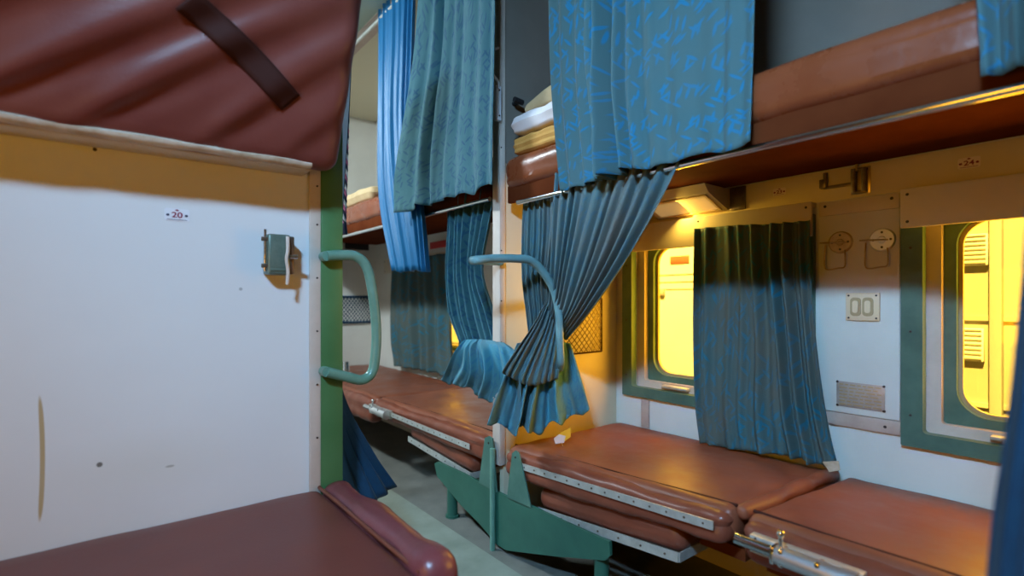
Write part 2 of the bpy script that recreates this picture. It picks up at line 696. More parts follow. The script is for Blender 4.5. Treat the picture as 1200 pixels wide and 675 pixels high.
# ------------------------------------------------------------------ the setting
CEIL = 2.85
XW = 2.15            # window wall
XA = 1.38            # aisle edge of the side berths
YP = 1.80            # bay partition
YS = 1.83            # side-berth partition
YF = 4.90
b = NB(); box(b, (-1.2, -.7, -.06), (2.35, 5.0, 0)); struct(obj('floor', b, M['floor']))
b = NB(); box(b, (-1.2, -.7, CEIL), (2.35, 5.0, CEIL + .05)); struct(obj('ceiling', b, M['ceiling']))
b = NB()
box(b, (-1.2, -.7, 0), (-1.12, .14, CEIL)); box(b, (-1.2, .96, 0), (-1.12, 5.0, CEIL))
box(b, (-1.2, .14, 0), (-1.12, .96, .64)); box(b, (-1.2, .14, 1.40), (-1.12, .96, CEIL))
struct(obj('wall_left', b, M['tan_wall']))
b = NB(); box(b, (-1.12, -.7, 0), (2.15, -.62, CEIL)); struct(obj('wall_back', b, M['tan_wall']))
b = NB(); box(b, (-1.12, YF, 0), (2.15, YF + .08, CEIL)); struct(obj('wall_far', b, M['cream']))
b = NB(); box(b, (-1.12, YP, 0), (.556, YP + .03, CEIL)); struct(obj('wall_front', b, M['wall']))
b = NB(); box(b, (XA + .02, YS, 0), (XW, YS + .03, CEIL)); struct(obj('wall_middle', b, M['cream_warm']))
b = NB(); box(b, (XA + .021, YS - .004, 1.69), (XW - .01, YS, CEIL)); struct(obj('trim_5', b, M['grey_panel']))
b = NB(); box(b, (XW - .008, -.62, 1.69), (XW, YS - .004, CEIL)); struct(obj('trim_6', b, M['grey_panel']))
b = NB(); box(b, (1.42, -.6, CEIL - .012), (XW - .01, 4.89, CEIL)); struct(obj('trim_7', b, M['beige_ceiling']))
b = NB(); box(b, (1.34, -.6, CEIL - .03), (1.42, 4.89, CEIL)); struct(obj('trim_8', b, M['trim_wood']))
# window wall with three openings
WIN = [(.11, .66, 1.36), (1.31, .66, 1.36), (3.75, .66, 1.36)]
b = NB()
ys = -.62
for cy, z0, z1 in WIN:
    box(b, (XW, ys, 0), (2.28, cy - .41, CEIL))
    box(b, (XW, cy - .41, 0), (2.28, cy + .41, z0 - .02))
    box(b, (XW, cy - .41, z1 + .04), (2.28, cy + .41, CEIL))
    ys = cy + .41
box(b, (XW, ys, 0), (2.28, 5.0, CEIL))
struct(obj('wall_right', b, M['cream'], smooth=False))

for i, (cy, z0, z1) in enumerate(WIN):
    win = bpy.data.objects.new('window_%d' % (i + 1), None)
    COL.objects.link(win)
    win.location = (XW, cy, z0)
    struct(win)
    cz = 1.03
    # green casing round the opening
    b = NB(); ring(b, 2.128, 2.166, rrect(cy, 1.005, .462, .41, .006), rrect(cy, 1.03, .402, .385, .012))
    obj('casing', b, M['green_win'], win)
    for sy in (-1, 1):
        for z in (.70, .98, 1.26):
            screw((2.128, cy + sy * .435, z), (-1, 0, 0), win, .005)
    # beige sash carrier and green sash with round-cornered pane
    b = NB(); ring(b, 2.185, 2.215, rrect(cy, cz, .408, .392, .006), rrect(cy, cz, .365, .355, .01))
    obj('inner_frame', b, M['trim'], win)
    b = NB(); ring(b, 2.215, 2.245, rrect(cy, cz, .402, .385, .006), rrect(cy, cz, .332, .325, .085))
    obj('sash', b, M['green_win'], win)
    b = NB(); ring(b, 2.238, 2.252, rrect(cy, cz, .342, .335, .09), rrect(cy, cz, .320, .313, .078))
    obj('gasket', b, M['bone_dark'], win)
    b = NB(); prism(b, [(2.246, y, z) for y, z in rrect(cy, cz, .325, .318, .08)], (.004, 0, 0))
    obj('glass', b, M['glass'], win)
    # little ledge catch
    b = NB(); box(b, (2.150, cy + .10, .655), (2.20, cy + .24, .668), .003)
    obj('ledge_catch', b, M['alu'], win)

win = bpy.data.objects.new('window_4', None)
COL.objects.link(win)
win.location = (-1.12, .55, .66)
struct(win)
b = NB(); ring(b, -1.13, -1.10, rrect(.55, 1.02, .46, .42, .006), rrect(.55, 1.03, .39, .37, .012)); obj('casing', b, M['green_win'], win)
b = NB(); ring(b, -1.19, -1.16, rrect(.55, 1.03, .402, .385, .006), rrect(.55, 1.03, .332, .325, .085)); obj('sash', b, M['green_win'], win)
b = NB(); prism(b, [(-1.178, y, z) for y, z in rrect(.55, 1.03, .345, .338, .08)], (.004, 0, 0)); obj('glass', b, M['glass'], win)

b = NB(); box(b, (XW - .004, -.60, 1.456), (XW, YS - .004, 1.57)); struct(obj('trim_9', b, M['cream_yellow']))  # strip over the windows, its yellow stands in for warm light
# green post and beige edge strip at the end of the white partition
b = NB(); box(b, (.589, YP - .012, 0), (.664, YP + .05, CEIL), .004); struct(obj('trim_1', b, M['green_post']))
b = NB(); box(b, (.552, YP - .008, 0), (.589, YP + .04, CEIL), .002)
t1 = struct(obj('trim_2', b, M['trim']))
for z in (.62, .80, .98, 1.16, 1.34, 1.47):
    screw((.577, YP - .008, z), (0, -1, 0), t1, .004)
# edge strip of the side-berth partition
b = NB(); box(b, (XA - .012, YS - .012, .36), (XA + .02, YS + .042, CEIL), .003)
t2 = struct(obj('trim_3', b, M['trim']))
for z in (.72, .90, 1.08, 1.30, 1.75):
    screw((XA - .004, YS - .012, z), (0, -1, 0), t2, .004)
b = NB(); box(b, (XA - .012, YF - .03, 0), (XA + .02, YF, CEIL), .003)
struct(obj('trim_4', b, M['trim']))
# pale strip down the aisle floor
b = NB(); box(b, (.74, -.6, 0), (1.30, 2.76, .004)); tag(obj('aisle_strip', b, M['mat']), 'pale teal strip along the aisle floor', 'floor runner')

# panel between the windows, strips and pelmets
p = thing('wall_panel', 'white panel between the two windows carrying switches and plates', 'panel', (XW, .70, .66))
b = NB(); box(b, (XW - .008, .578, .672), (XW, .832, 1.40), .002); obj('board', b, M['cream'], p)
b = NB(); box(b, (XW - .014, .578, 1.40), (XW, .832, 1.452), .003); obj('top_strip', b, M['cream2'], p)
for y in (.60, .81):
    screw((XW - .014, y, 1.435), (-1, 0, 0), p)
b = NB(); box(b, (XW - .012, .575, .622), (XW, .835, .670), .003); obj('bottom_strip', b, M['trim_wood'], p)
screw((XW - .012, .62, .645), (-1, 0, 0), p)


def pelmet(y0, y1, label, z0=1.325, z1=1.455, m='cream2'):
    p = thing('curtain_pelmet', label, 'pelmet', (XW, (y0 + y1) / 2, z0), 'pelmet boards over the windows')
    bb = NB(); box(bb, (XW - .052, y0, z0), (XW - .038, y1, z1), .003); obj('front_board', bb, M[m], p)
    bb = NB(); box(bb, (XW - .038, y0 + .004, z1 - .016), (XW, y1 - .004, z1)); obj('top_board', bb, M[m], p)
    for y in (y0 + .02, (y0 + y1) / 2, y1 - .02):
        for z in ((z1 - .02,) if abs(y - (y0 + y1) / 2) < .01 else (z0 + .02, z1 - .02)):
            screw((XW - .052, y, z), (-1, 0, 0), p, .0055)
    bb = NB(); cyl(bb, (XW - .022, y0 + .01, z0 + .045), (XW - .022, y1 - .01, z0 + .045), .005, 10); obj('curtain_rod', bb, M['alu'], p)
    return p


pelmet(.842, 1.79, 'beige pelmet board above the curtained window beside the partition')
pelmet(-.45, .566, 'beige pelmet board above the uncurtained right-hand window')
pelmet(3.25, 4.6, 'beige pelmet board above the window of the far bay')
b = NB(); box(b, (XW - .012, 1.615, .445), (XW, 1.66, .585), .002)
tag(obj('wooden_batten', b, M['trim_wood']), 'short reddish wooden batten on the wall below the curtained window', 'batten')

# ------------------------------------------------------------------ left bay: lower berth
p = thing('lower_berth', 'red-brown padded lower berth in the foreground below the white partition', 'berth', (-.2, 1.43, 0))


def pad(q, n):
    z = .004 * wav(q, 3, 2) + .0025 * wav(q, 9, 5)
    return q + Vector((0, 0, z)) * (1 if n.z > .3 else .2)


b = cushion((-1.10, 1.07, .33), (.585, 1.795, .452), .03, .05, pad); obj('cushion', b, M['leather'], p)


def bol(q, n):
    f = .006 * math.sin(q.y * 16 + 1) + .005 * wav(q, 14, 7)
    sag = -.006 * math.sin(q.y * 5)
    return q + n * f + Vector((0, 0, sag))


b = cushion((.583, 1.06, .360), (.688, 1.80, .478), .052, .025, bol); obj('end_bolster', b, M['leather_mauve'], p)
b = NB(); tube(b, [(.583, 1.79, .452), (.582, 1.55, .455), (.584, 1.3, .452), (.588, 1.09, .450)], .006, 8); obj('piping', b, M['leather_dark'], p)
b = NB(); box(b, (-1.10, 1.10, .25), (.66, 1.78, .335), .004); obj('berth_frame', b, M['green'], p)
for x in (-1.0, .55):
    b = NB(); box(b, (x - .02, 1.15, 0), (x + .02, 1.19, .25)); obj('leg', b, M['green'], p)
    b = NB(); box(b, (x - .02, 1.70, 0), (x + .02, 1.74, .25)); obj('leg', b, M['green'], p)

# folded-up upper berth on the partition
p = thing('folded_upper_berth', 'large red-brown padded upper berth folded up against the white partition', 'berth', (-.3, 1.70, 1.51))
hinge = Vector((-.27, 1.655, 1.497))
tilt = Matrix.Translation(hinge) @ Matrix.Rotation(R(24), 4, 'X')       # local z climbs the slab, -y faces the bay
folds = [(-.46, .95, .016), (-.22, 1.05, .020), (-.02, 1.15, .022), (.19, 1.05, .020), (.46, .85, .018), (.66, .8, .010)]


def cover(q, n):
    # q local about the slab centre; v climbs from the hinge
    if n.y > -.2:
        return q
    v = q.z + .42
    d = 0
    for u0, k, a in folds:
        x = q.x - (u0 - .02) - k * v - .30 * v * v
        wd = .030 + .085 * v
        d += a * (math.exp(-(x / wd) ** 2) - .6 * math.exp(-((x - 1.7 * wd) / wd) ** 2)) * math.exp(-v * 1.3) * min(1, v * 9)
    d += .03 * math.sin(max(0, min(1, v / .8)) * PI) + .008 * wav(q, 2.5, 4)
    return q + Vector((0, -d, 0)) * min(1, max(0, -n.y))


b = cushion((-.86, -.035, -.01), (.862, .085, .83),   .05, .011, cover, tilt)
from mathutils.bvhtree import BVHTree
bvh = BVHTree.FromBMesh(b)
obj('cushion', b, M['leather'], p)
# shadow across the cover, put in as a dark raised band
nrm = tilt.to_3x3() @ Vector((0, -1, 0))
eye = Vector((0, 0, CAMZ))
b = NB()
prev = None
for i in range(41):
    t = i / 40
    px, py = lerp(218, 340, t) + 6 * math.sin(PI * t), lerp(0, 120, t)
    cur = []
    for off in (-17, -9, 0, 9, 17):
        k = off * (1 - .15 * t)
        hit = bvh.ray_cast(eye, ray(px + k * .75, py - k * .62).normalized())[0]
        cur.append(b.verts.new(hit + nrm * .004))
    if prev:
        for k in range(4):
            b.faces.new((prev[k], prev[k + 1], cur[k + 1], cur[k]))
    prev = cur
SHADOW_BAND = b
# pale torn canvas edge along the bottom of the berth
b = NB()
rows = []
n = 90
for i in range(n + 1):
    x = -1.05 + 1.555 * i / n
    h = .013 + .007 * noise.noise(Vector((x * 6, 1, 0)))
    y = 1.612 + .010 * noise.noise(Vector((x * 9, 4, 2)))
    z = 1.499 + .004 * noise.noise(Vector((x * 5, 7, 1)))
    rows.append([b.verts.new(v) for v in ((x, y + .012, z + .012), (x, y - .004, z), (x, y - .002 + .004 * noise.noise(Vector((x * 30, 2, 2))), z - h * .6),
                                          (x, y + .010, z - h), (x, y + .03, z - h * .9), (x, y + .05, z - .004))])
for a, c in zip(rows, rows[1:]):
    for k in range(5):
        b.faces.new((a[k], a[k + 1], c[k + 1], c[k]))
obj('canvas_edge', b, M['edge_cloth'], p, angle=60)
b = NB(); box(b, (-1.1, 1.70, 1.497), (.53, 1.80, 1.525), .004); obj('hinge_rail', b, M['cream2'], p)
b = NB()
for x in (-.7, .35):
    box(b, (x, 1.69, 1.40), (x + .03, 1.80, 1.50), .003)
b.free()

# number sticker on the partition


def number_sticker(pos, face, num, sheet, ink, dot, label, w=.062, h=.036):
    p = thing('number_sticker', label, 'sticker', pos)
    mw = face(Vector(pos))
    bb = NB()
    pts = [mw @ Vector((x, y, 0)) for x, y in rrect(0, 0, w / 2, h / 2, .006, 4)]
    prism(bb, pts, mw.to_3x3() @ Vector((0, 0, .0008)))
    obj('backing', bb, sheet, p, smooth=False)
    up = Matrix.Translation((0, 0, .0012))
    text_mesh('number', num, h * .62, ink, p, mw @ up @ Matrix.Translation((0, -.001, 0)) @ Matrix.Scale(1.25, 4, (1, 0, 0)), .0004)
    for s in (-1, 1):
        bb = NB(); prism(bb, [mw @ up @ Vector((s * w * .37 + .0042 * math.cos(a * PI / 6), .0036 * math.sin(a * PI / 6) - .001, 0)) for a in range(12)], mw.to_3x3() @ Vector((0, 0, .0004)))
        obj('dot', bb, dot, p, smooth=False)
    bb = NB(); prism(bb, [mw @ up @ Vector((x, y, 0)) for x, y in ((-.006, h * .36), (0, h * .30), (.006, h * .36), (0, h * .46))], mw.to_3x3() @ Vector((0, 0, .0004)))
    obj('emblem', bb, ink, p, smooth=False)
    bb = NB(); prism(bb, [mw @ up @ Vector((x, y, 0)) for x, y in ((-w * .4, -h * .40), (w * .4, -h * .40), (w * .4, -h * .36), (-w * .4, -h * .36))], mw.to_3x3() @ Vector((0, 0, .0004)))
    obj('rule', bb, dot, p, smooth=False)
    return p


c1, c2 = ony(207.5, 252, YP), None
number_sticker((c1.x, YP - .0005, c1.z), face_minus_y, '20', M['sticker'], M['red_ink'], M['ink'], 'white berth sticker reading 20 on the white partition')
c1 = onx(1136, 191, XW)
number_sticker((XW - .0045, c1.y, c1.z), face_minus_x, '24', M['sticker_old'], M['red_ink'], M['red_ink'], 'yellowed berth sticker reading 24 on the window wall', .055, .034)
c1 = onx(914, 225, XW)
number_sticker((XW - .0045, c1.y, c1.z), face_minus_x, '23', M['sticker_old'], M['red_ink'], M['red_ink'], 'faded berth sticker reading 23 above the curtained window', .05, .03)

# grey-green metal box with hinge pin and lever on the partition
p = thing('wall_latch_box', 'small grey-green metal latch box with hanging lever on white partition', 'latch', (.45, YP, 1.22))
b = NB(); box(b, (.408, YP - .068, 1.165), (.476, YP, 1.292), .008, 3); obj('housing', b, M['box_metal'], p)
b = NB(); box(b, (.468, YP - .066, 1.168), (.488, YP, 1.288), .006, 3); obj('end_cap', b, M['steel_dark'], p)
b = NB(); cyl(b, (.403, YP - .055, 1.175), (.403, YP - .055, 1.305), .0045, 12); obj('hinge_pin', b, M['chrome'], p)
for z in (1.192, 1.275):
    b = NB(); cyl(b, (.392, YP - .058, z), (.414, YP - .058, z), .0065, 10); obj('bolt', b, M['steel_dark'], p)
b = NB(); box(b, (.414, YP - .072, 1.176), (.47, YP - .066, 1.184), .002); obj('bottom_rib', b, M['box_metal'], p)
b = NB(); tube(b, [(.463, YP - .078, 1.285), (.463, YP - .080, 1.24), (.459, YP - .080, 1.215), (.464, YP - .078, 1.18), (.463, YP - .074, 1.135)], .0055, 10); obj('lever', b, M['trim'], p)
b = NB(); cyl(b, (.468, YP - .082, 1.222), (.492, YP - .084, 1.222), .007, 12); obj('lever_knob', b, M['chrome'], p)

# grab handle on the green post
p = thing('grab_handle', 'pale green tubular grab handle bolted to the green post', 'handle', (.64, YP - .02, 1.05))
yy = YP - .045
H = [ony(x, y, yy) for x, y in ((383, 300), (402, 299), (418, 301), (430, 314), (437, 345), (441, 385), (440, 415), (436, 436), (424, 445), (404, 441), (383, 436))]
b = NB(); tube(b, H, .0175, 16, 8); obj('tube_rail', b, M['green_pale'], p)
for q in (H[0], H[-1]):
    b = NB(); cyl(b, (q.x, YP - .012, q.z), (q.x, YP - .05, q.z), .017, 16); obj('mount', b, M['green_pale'], p)

# ------------------------------------------------------------------ side lower seats


def seat(y0, y1, label, fold_seed, group, rise=(0, 0), thin=(0, 0)):
    """rise / thin: lift of the front top edge and of its underside at y0 and y1"""
    p = thing('side_berth', label, 'berth', (1.77, (y0 + y1) / 2, .28), group)
    ym = (y0 + y1) / 2

    def lift(q, n):
        t = max(0, min(1, (q.y + ym - y0) / (y1 - y0)))
        return lerp(rise[0], rise[1], t), lerp(thin[0], thin[1], t)

    def f(q, n):
        z = .005 * wav(q, 4, fold_seed) + .003 * wav(q, 11, fold_seed + 2)
        fr = max(0, min(1, .5 - q.x / .75))
        up, dn = lift(q, n)
        return q + n * z + Vector((0, 0, fr * up))
    b = cushion((XA + .012, y0, .345), (2.135, y1, .452), .035, .035, f); obj('cushion', b, M['leather_seat'], p)

    def g(q, n):
        up, dn = lift(q, n)
        h = .5 + q.z / .155
        crease = .006 * math.exp(-((q.z - .01) / .012) ** 2)
        return q + n * (.004 * math.sin(q.y * 7 + fold_seed) + .006 * wav((q.x, q.y, q.z), 12, fold_seed + 5) - crease) + Vector((0, 0, lerp(dn, up, h)))
    b = cushion((XA - .02, y0 + .005, .285), (XA + .075, y1 - .005, .440), .042, .018, g); obj('front_roll', b, M['leather_dark'], p)
    b = NB(); tube(b, [(XA + .055 + .003 * math.sin(k * 2.1), lerp(y0 + .01, y1 - .01, k / 6), .447 + lerp(rise[0], rise[1], k / 6)) for k in range(7)], .005, 8)
    obj('piping', b, M['trim_shadow'], p)
    return p


def metal_strip(p, a, c, h=.026, t=.004, rivets=9):
    """flat aluminium beading on the aisle face"""
    a, c = Vector(a), Vector(c)
    bb = NB()
    up = Vector((0, 0, h / 2))
    prism(bb, [a - up, c - up, c + up, a + up], (-t, 0, 0))
    s = obj('edge_strip', bb, M['alu'], p, smooth=False)
    for i in range(rivets):
        q = lerp(a, c, (i + .5) / rivets)
        bb = NB(); cyl(bb, (q.x - t + .001, q.y, q.z), (q.x - t - .002, q.y, q.z), .0035, 8); r = obj('rivet', bb, M['steel_dark'], s)


def flap(p, ya, yb, za, zb, seed):
    """padded seat-back folded under the seat, tilted"""
    ym, zm = (ya + yb) / 2, (za + zb) / 2
    ang = math.atan2(zb - za, yb - ya)
    L = math.hypot(yb - ya, zb - za)
    M4 = Matrix.Translation((XA + .20, ym, zm + .035)) @ Matrix.Rotation(ang, 4, 'X')
    hump = lambda q, n: q + Vector((0, 0, .018 * (1 - (2 * q.y / L) ** 2))) * (1 if n.z > 0 else 0) + n * .004 * wav(q, 10, seed)
    bb = cushion((-.19, -L / 2, -.035), (.34, L / 2, .060), .045, .03, hump, M4)
    f = obj('folded_back', bb, M['leather_dark'], p)
    bb = NB()
    a = M4 @ Vector((-.19, -L / 2 + .01, -.035)); c = M4 @ Vector((-.19, L / 2 - .01, -.035))
    up = Vector((0, 0, .015))
    prism(bb, [a - up, c - up, c + up, a + up], (-.006, 0, 0))
    prism(bb, [a - up, a - up + Vector((.5, 0, 0)), a + up * .6 + Vector((.5, 0, 0)), a + up], (0, -.004, 0))
    s = obj('back_edge_strip', bb, M['alu'], f, smooth=False)
    for i in range(7):
        q = lerp(a, c, (i + .5) / 7)
        bb = NB(); cyl(bb, (q.x - .005, q.y, q.z), (q.x - .009, q.y, q.z), .0035, 8); obj('rivet', bb, M['steel_dark'], s)


G = 'padded side seats along the windows'
s1 = seat(.765, 1.80, 'brown padded side seat under the curtained window, nearer side of the partition', 1, G, (.05, 0), (.105, .04))
metal_strip(s1, (XA - .026, 1.66, .405), (XA - .026, .80, .452), rivets=14)
flap(s1, .93, 1.60, .300, .235, 3)


def roll(q, n):
    return q + n * (.003 * math.sin(q.x * 24) + .006 * wav(q, 14, 2)) + Vector((0, .012 * math.sin(q.x * 5), .045 * (.5 - q.x / .75)))


b = cushion((XA + .03, .742, .418), (2.13, .788, .467), .022, .02, roll); obj('end_roll', b, M['leather_seat'], s1)
s2 = seat(-.42, .736, 'brown padded side seat at the lower right below the uncurtained window', 2, G, (.05, .05), (.08, .09))
metal_strip(s2, (XA - .026, .40, .430), (XA - .026, -.38, .425), rivets=10)
s3 = seat(1.885, 3.15, 'brown padded side seat beyond the partition, behind the green bracket', 4, G, (.025, .01), (.065, .06))
metal_strip(s3, (XA - .026, 2.86, .405), (XA - .026, 2.03, .400), rivets=14)
flap(s3, 2.06, 2.72, .245, .290, 5)
s4 = seat(3.17, 4.88, 'brown padded side seat farthest away, beside the green grab handle', 6, G)
for (s, y0, y1) in ((s1, .765, 1.8), (s2, -.42, .742), (s3, 1.885, 3.15), (s4, 3.17, 4.88)):
    b = NB(); box(b, (XA + .12, y0 + .02, .310), (2.12, y1 - .02, .345)); obj('base_board', b, M['leather_base'], s)
    # pedestal against the wall, which carries the seat
    b = NB(); box(b, (1.98, y0 + .1, 0), (2.02, y1 - .1, .30)); obj('support_board', b, M['cream2'], s)


def slide_bolt(y0, y1, z, label):
    p = thing('slide_bolt', label, 'bolt', (XA - .03, (y0 + y1) / 2, z), 'chrome bolts locking the seat fronts')
    x = XA - .040
    L = y1 - y0
    b = NB(); box(b, (x, y0, z - .026), (x + .025, y1, z + .020), .002); obj('back_plate', b, M['alu'], p)
    b = NB(); cyl(b, (x - .014, y0 + .01, z), (x - .014, y1 - .30 * L, z), .0235, 20)
    cyl(b, (x - .014, y0 + .005, z), (x - .014, y0 + .035, z), .027, 20); obj('barrel', b, M['bright_steel'], p)
    b = NB(); cyl(b, (x - .013, y1 - .45 * L, z + .002), (x - .013, y1 + .03, z + .002), .0145, 16); obj('rod', b, M['chrome'], p)
    for f in (.30, .62, .70):
        b = NB(); box(b, (x - .034, y0 + f * L, z - .022), (x + .004, y0 + f * L + .012, z + .022), .004); obj('clamp', b, M['chrome'], p)
    b = NB(); cyl(b, (x - .016, y0 + .66 * L, z + .01), (x - .018, y0 + .66 * L, z + .055), .006, 12)
    bmesh.ops.create_uvsphere(b, u_segments=12, v_segments=8, radius=.010, matrix=Matrix.Translation((x - .018, y0 + .66 * L, z + .056))); obj('thumb_knob', b, M['chrome'], p)
    for f in (.06, .5, .94):
        screw((x, y0 + f * L, z + .013), (-1, 0, 0), p, .004)


slide_bolt(.430, .690, .452, 'chrome slide bolt joining the two nearer seats at the lower right')
slide_bolt(2.86, 3.16, .405, 'smaller chrome slide bolt on the seat front beyond the partition')

# green bracket on legs that carries both seats at the partition
xb = XA - .030
p = thing('seat_support_bracket', 'green steel support bracket with two tabs and legs below the seats', 'bracket', (xb, 1.8, 0))
outline = [(509, 543), (513, 541), (545, 556), (590, 580), (620, 592), (660, 611), (714, 635), (715, 651), (709, 657), (650, 652), (593, 645), (582, 638), (562, 614), (540, 592), (512, 558)]
b = NB(); prism(b, [onx(x, y, xb) for x, y in outline], (.012, 0, 0)); obj('plate', b, M['green'], p, smooth=False)
for poly in ([(561, 566), (568, 513), (573, 511), (577, 514), (582, 577)], [(594, 583), (600, 531), (604, 528), (608, 531), (622, 595)]):
    b = NB(); prism(b, [onx(x, y, xb - .006) for x, y in poly], (.006, 0, 0)); t_ = obj('tab', b, M['green_win'], p, smooth=False)
    q = onx((poly[1][0] + poly[3][0]) / 2, poly[2][1] + 8, xb - .006)
    screw(q, (-1, 0, 0), t_, .005)
for y in (2.235, 1.245):
    b = NB(); cyl(b, (xb + .035, y, 0), (xb + .035, y, .18), .026, 18); cyl(b, (xb + .035, y, 0), (xb + .035, y, .012), .034, 18); obj('leg', b, M['green'], p)
b = NB(); cyl(b, (xb - .012, YS, 0), (xb - .012, YS, .44), .012, 14); obj('floor_post', b, M['green_pale'], p)

# ------------------------------------------------------------------ side upper berths


def upper_berth(y0, y1, label, rail_to, seed, dz=0):
    p = thing('side_upper_berth', label, 'berth', (1.77, (y0 + y1) / 2, 1.5 + dz), 'padded side upper berths')

    def f(q, n):
        lean = Vector((0, 0, 0))
        return q + n * (.005 * wav(q, 5, seed) + .004 * math.sin(q.y * 4 + seed) + .010 * max(0, -n.x) * math.sin(q.z * 40))
    b = cushion((XA - .015, y0, 1.592 + dz), (2.13, y1, 1.695 + dz), .05, .03, f); obj('cushion', b, M['leather_gloss'], p)
    g = lambda q, n: q + n * (.003 * math.sin(q.y * 6 + seed) + .006 * wav(q, 9, seed + 2) - .005 * math.exp(-((q.z + .022) / .008) ** 2))
    b = cushion((XA - .022, y0 + .002, 1.560 + dz), (XA + .07, y1 - .002, 1.692 + dz), .045, .02, g); obj('front_roll', b, M['leather_gloss'], p)
    b = NB(); box(b, (XA, y0 + .01, 1.500 + dz), (XA + .022, y1 - .01, 1.575 + dz), .005); obj('front_board', b, M['leather_base'], p)
    b = NB(); box(b, (XA + .02, y0 + .01, 1.572 + dz), (2.135, y1 - .01, 1.584 + dz)); obj('base_board', b, M['leather_base'], p)
    b = NB(); cyl(b, (XA - .006, y0, 1.492 + dz), (XA - .006, rail_to, 1.492 + dz), .0105, 14); obj('front_rail', b, M['chrome'], p)
    return p


upper_berth(.02, 1.79, 'brown padded side upper berth under the bedding, nearer the camera', 1.70, 3)
upper_berth(1.90, 4.86, 'brown padded side upper berth beyond the partition', 4.8, 8, .045)

# bedding on the near upper berth


def folded(name, lo, hi, m, label, cat, seed, layers=1, r=.025, group=None):
    def f(q, n):
        w_ = .009 * wav(q, 7, seed) + .005 * wav(q, 16, seed + 4)
        gro = 0
        if layers > 1 and abs(n.z) < .6:
            gro = -.007 * abs(math.sin((q.z / (hi[2] - lo[2])) * layers * PI)) + .004
        return q + n * (w_ + gro)
    b = cushion(lo, hi, r, .02, f)
    return tag(obj(name, b, m), label, cat, group)


folded('folded_blanket', (1.385, 1.30, 1.700), (1.80, 1.755, 1.775), M['orange_cloth'], 'mustard folded blanket lying on the padded upper berth under the white linen', 'blanket', 3, 3)
folded('folded_linen', (1.375, 1.28, 1.785), (1.80, 1.772, 1.870), M['white_cloth'], 'folded white bed linen stacked between tan and mustard blankets', 'linen', 5, 2, .04)


def dome(q, n):
    y = (q.y / .24)
    return q + n * .006 * wav(q, 9, 2) + Vector((0, 0, (.035 * (1 - y * y)) if n.z > -.2 else 0))


b = cushion((1.42, 1.20, 1.878), (1.82, 1.725, 1.925), .024, .02, dome)
tag(obj('folded_blanket', b, M['tan_cloth']), 'tan folded blanket on top of the bedding stack', 'blanket')
folded('folded_blanket', (1.40, 3.3, 1.752), (1.95, 4.5, 1.85), M['tan_cloth'], 'tan folded blanket on the far upper berth beside the braided cord', 'blanket', 12, 2, .04)

# ------------------------------------------------------------------ fittings on the window wall


def bottle_ring(px, py, m, label):
    q = onx(px, py, XW - .008)
    p = thing('bottle_holder', label, 'bottle holder', q, 'round wall plates with wire bails')
    x = q.x
    b = NB(); cyl(b, (x, q.y, q.z), (x - .006, q.y, q.z), .041, 36, .036); cyl(b, (x - .005, q.y, q.z), (x - .009, q.y, q.z), .014, 20, .010); obj('round_plate', b, M[m], p)
    for dy, dz in ((.026, 0), (-.026, 0), (0, .026), (0, -.026)):
        screw((x - .006, q.y + dy, q.z + dz), (-1, 0, 0), p, .0045)
    b = NB()
    tube(b, [(x - .014, q.y + .065, q.z + .002), (x - .016, q.y + .03, q.z), (x - .012, q.y - .02, q.z - .002)], .0028, 8)
    tube(b, [(x - .016, q.y + .045, q.z - .008), (x - .022, q.y + .046, q.z - .06), (x - .024, q.y + .040, q.z - .098), (x - .024, q.y + .0, q.z - .096), (x - .024, q.y - .022, q.z - .09), (x - .020, q.y - .022, q.z - .05), (x - .012, q.y - .018, q.z - .03)], .0026, 8)
    obj('wire_bail', b, M['brass'], p)


bottle_ring(985, 284, 'brass', 'round chrome wall plate with wire bail, coloured for a brass-toned reflection, left of the brighter one')  # chrome plate, warm reflection put into its colour
bottle_ring(1034, 281, 'bright_steel', 'round chrome wall plate with wire bail, right of the one with the brass-toned reflection')

q = onx(1011.5, 359.5, XW - .008)
p = thing('switch_plate', 'cream square switch plate with two rocker switches between the windows', 'switch', q)
b = NB(); box(b, (q.x - .010, q.y - .053, q.z - .05), (q.x, q.y + .053, q.z + .05), .003); obj('face_plate', b, M['bone'], p)
for dy in (.020, -.018):
    b = NB(); prism(b, [(q.x - .010, q.y + dy + a, q.z + c) for a, c in rrect(0, 0, .0165, .033, .012, 5)], (-.004, 0, 0)); s = obj('rocker_switch', b, M['bone_dark'], p)
    b = NB(); prism(b, [(q.x - .014, q.y + dy + a, q.z + c) for a, c in rrect(0, 0, .009, .022, .008, 5)], (-.004, 0, 0)); obj('rocker', b, M['bone'], s)
for dy in (-.043, .043):
    for dz in (-.04, .04):
        screw((q.x - .010, q.y + dy, q.z + dz), (-1, 0, 0), p, .004)

q = onx(1008, 464, XW - .008)
p = thing('engraved_plate', 'worn metal instruction plate screwed below the switches', 'plate', q)
b = NB(); box(b, (q.x - .003, q.y - .076, q.z - .046), (q.x, q.y + .076, q.z + .046), .001); pl = obj('plate_sheet', b, M['plate'], p)
b = NB()
rr = random.Random(4)
for k in range(7):
    z = q.z + .036 - k * .012
    y = q.y + .066
    while y > q.y - .06:
        l = .008 + rr.random() * .022
        box(b, (q.x - .0042, max(y - l, q.y - .066), z - .0022), (q.x - .003, y, z + .0022))
        y -= l + .006
o_ = obj('worn_lines', b, M['bone_dark'], p, smooth=False)
for dy in (-.073, .073):
    for dz in (-.043, .043):
        screw((q.x - .003, q.y + dy, q.z + dz), (-1, 0, 0), p, .005)

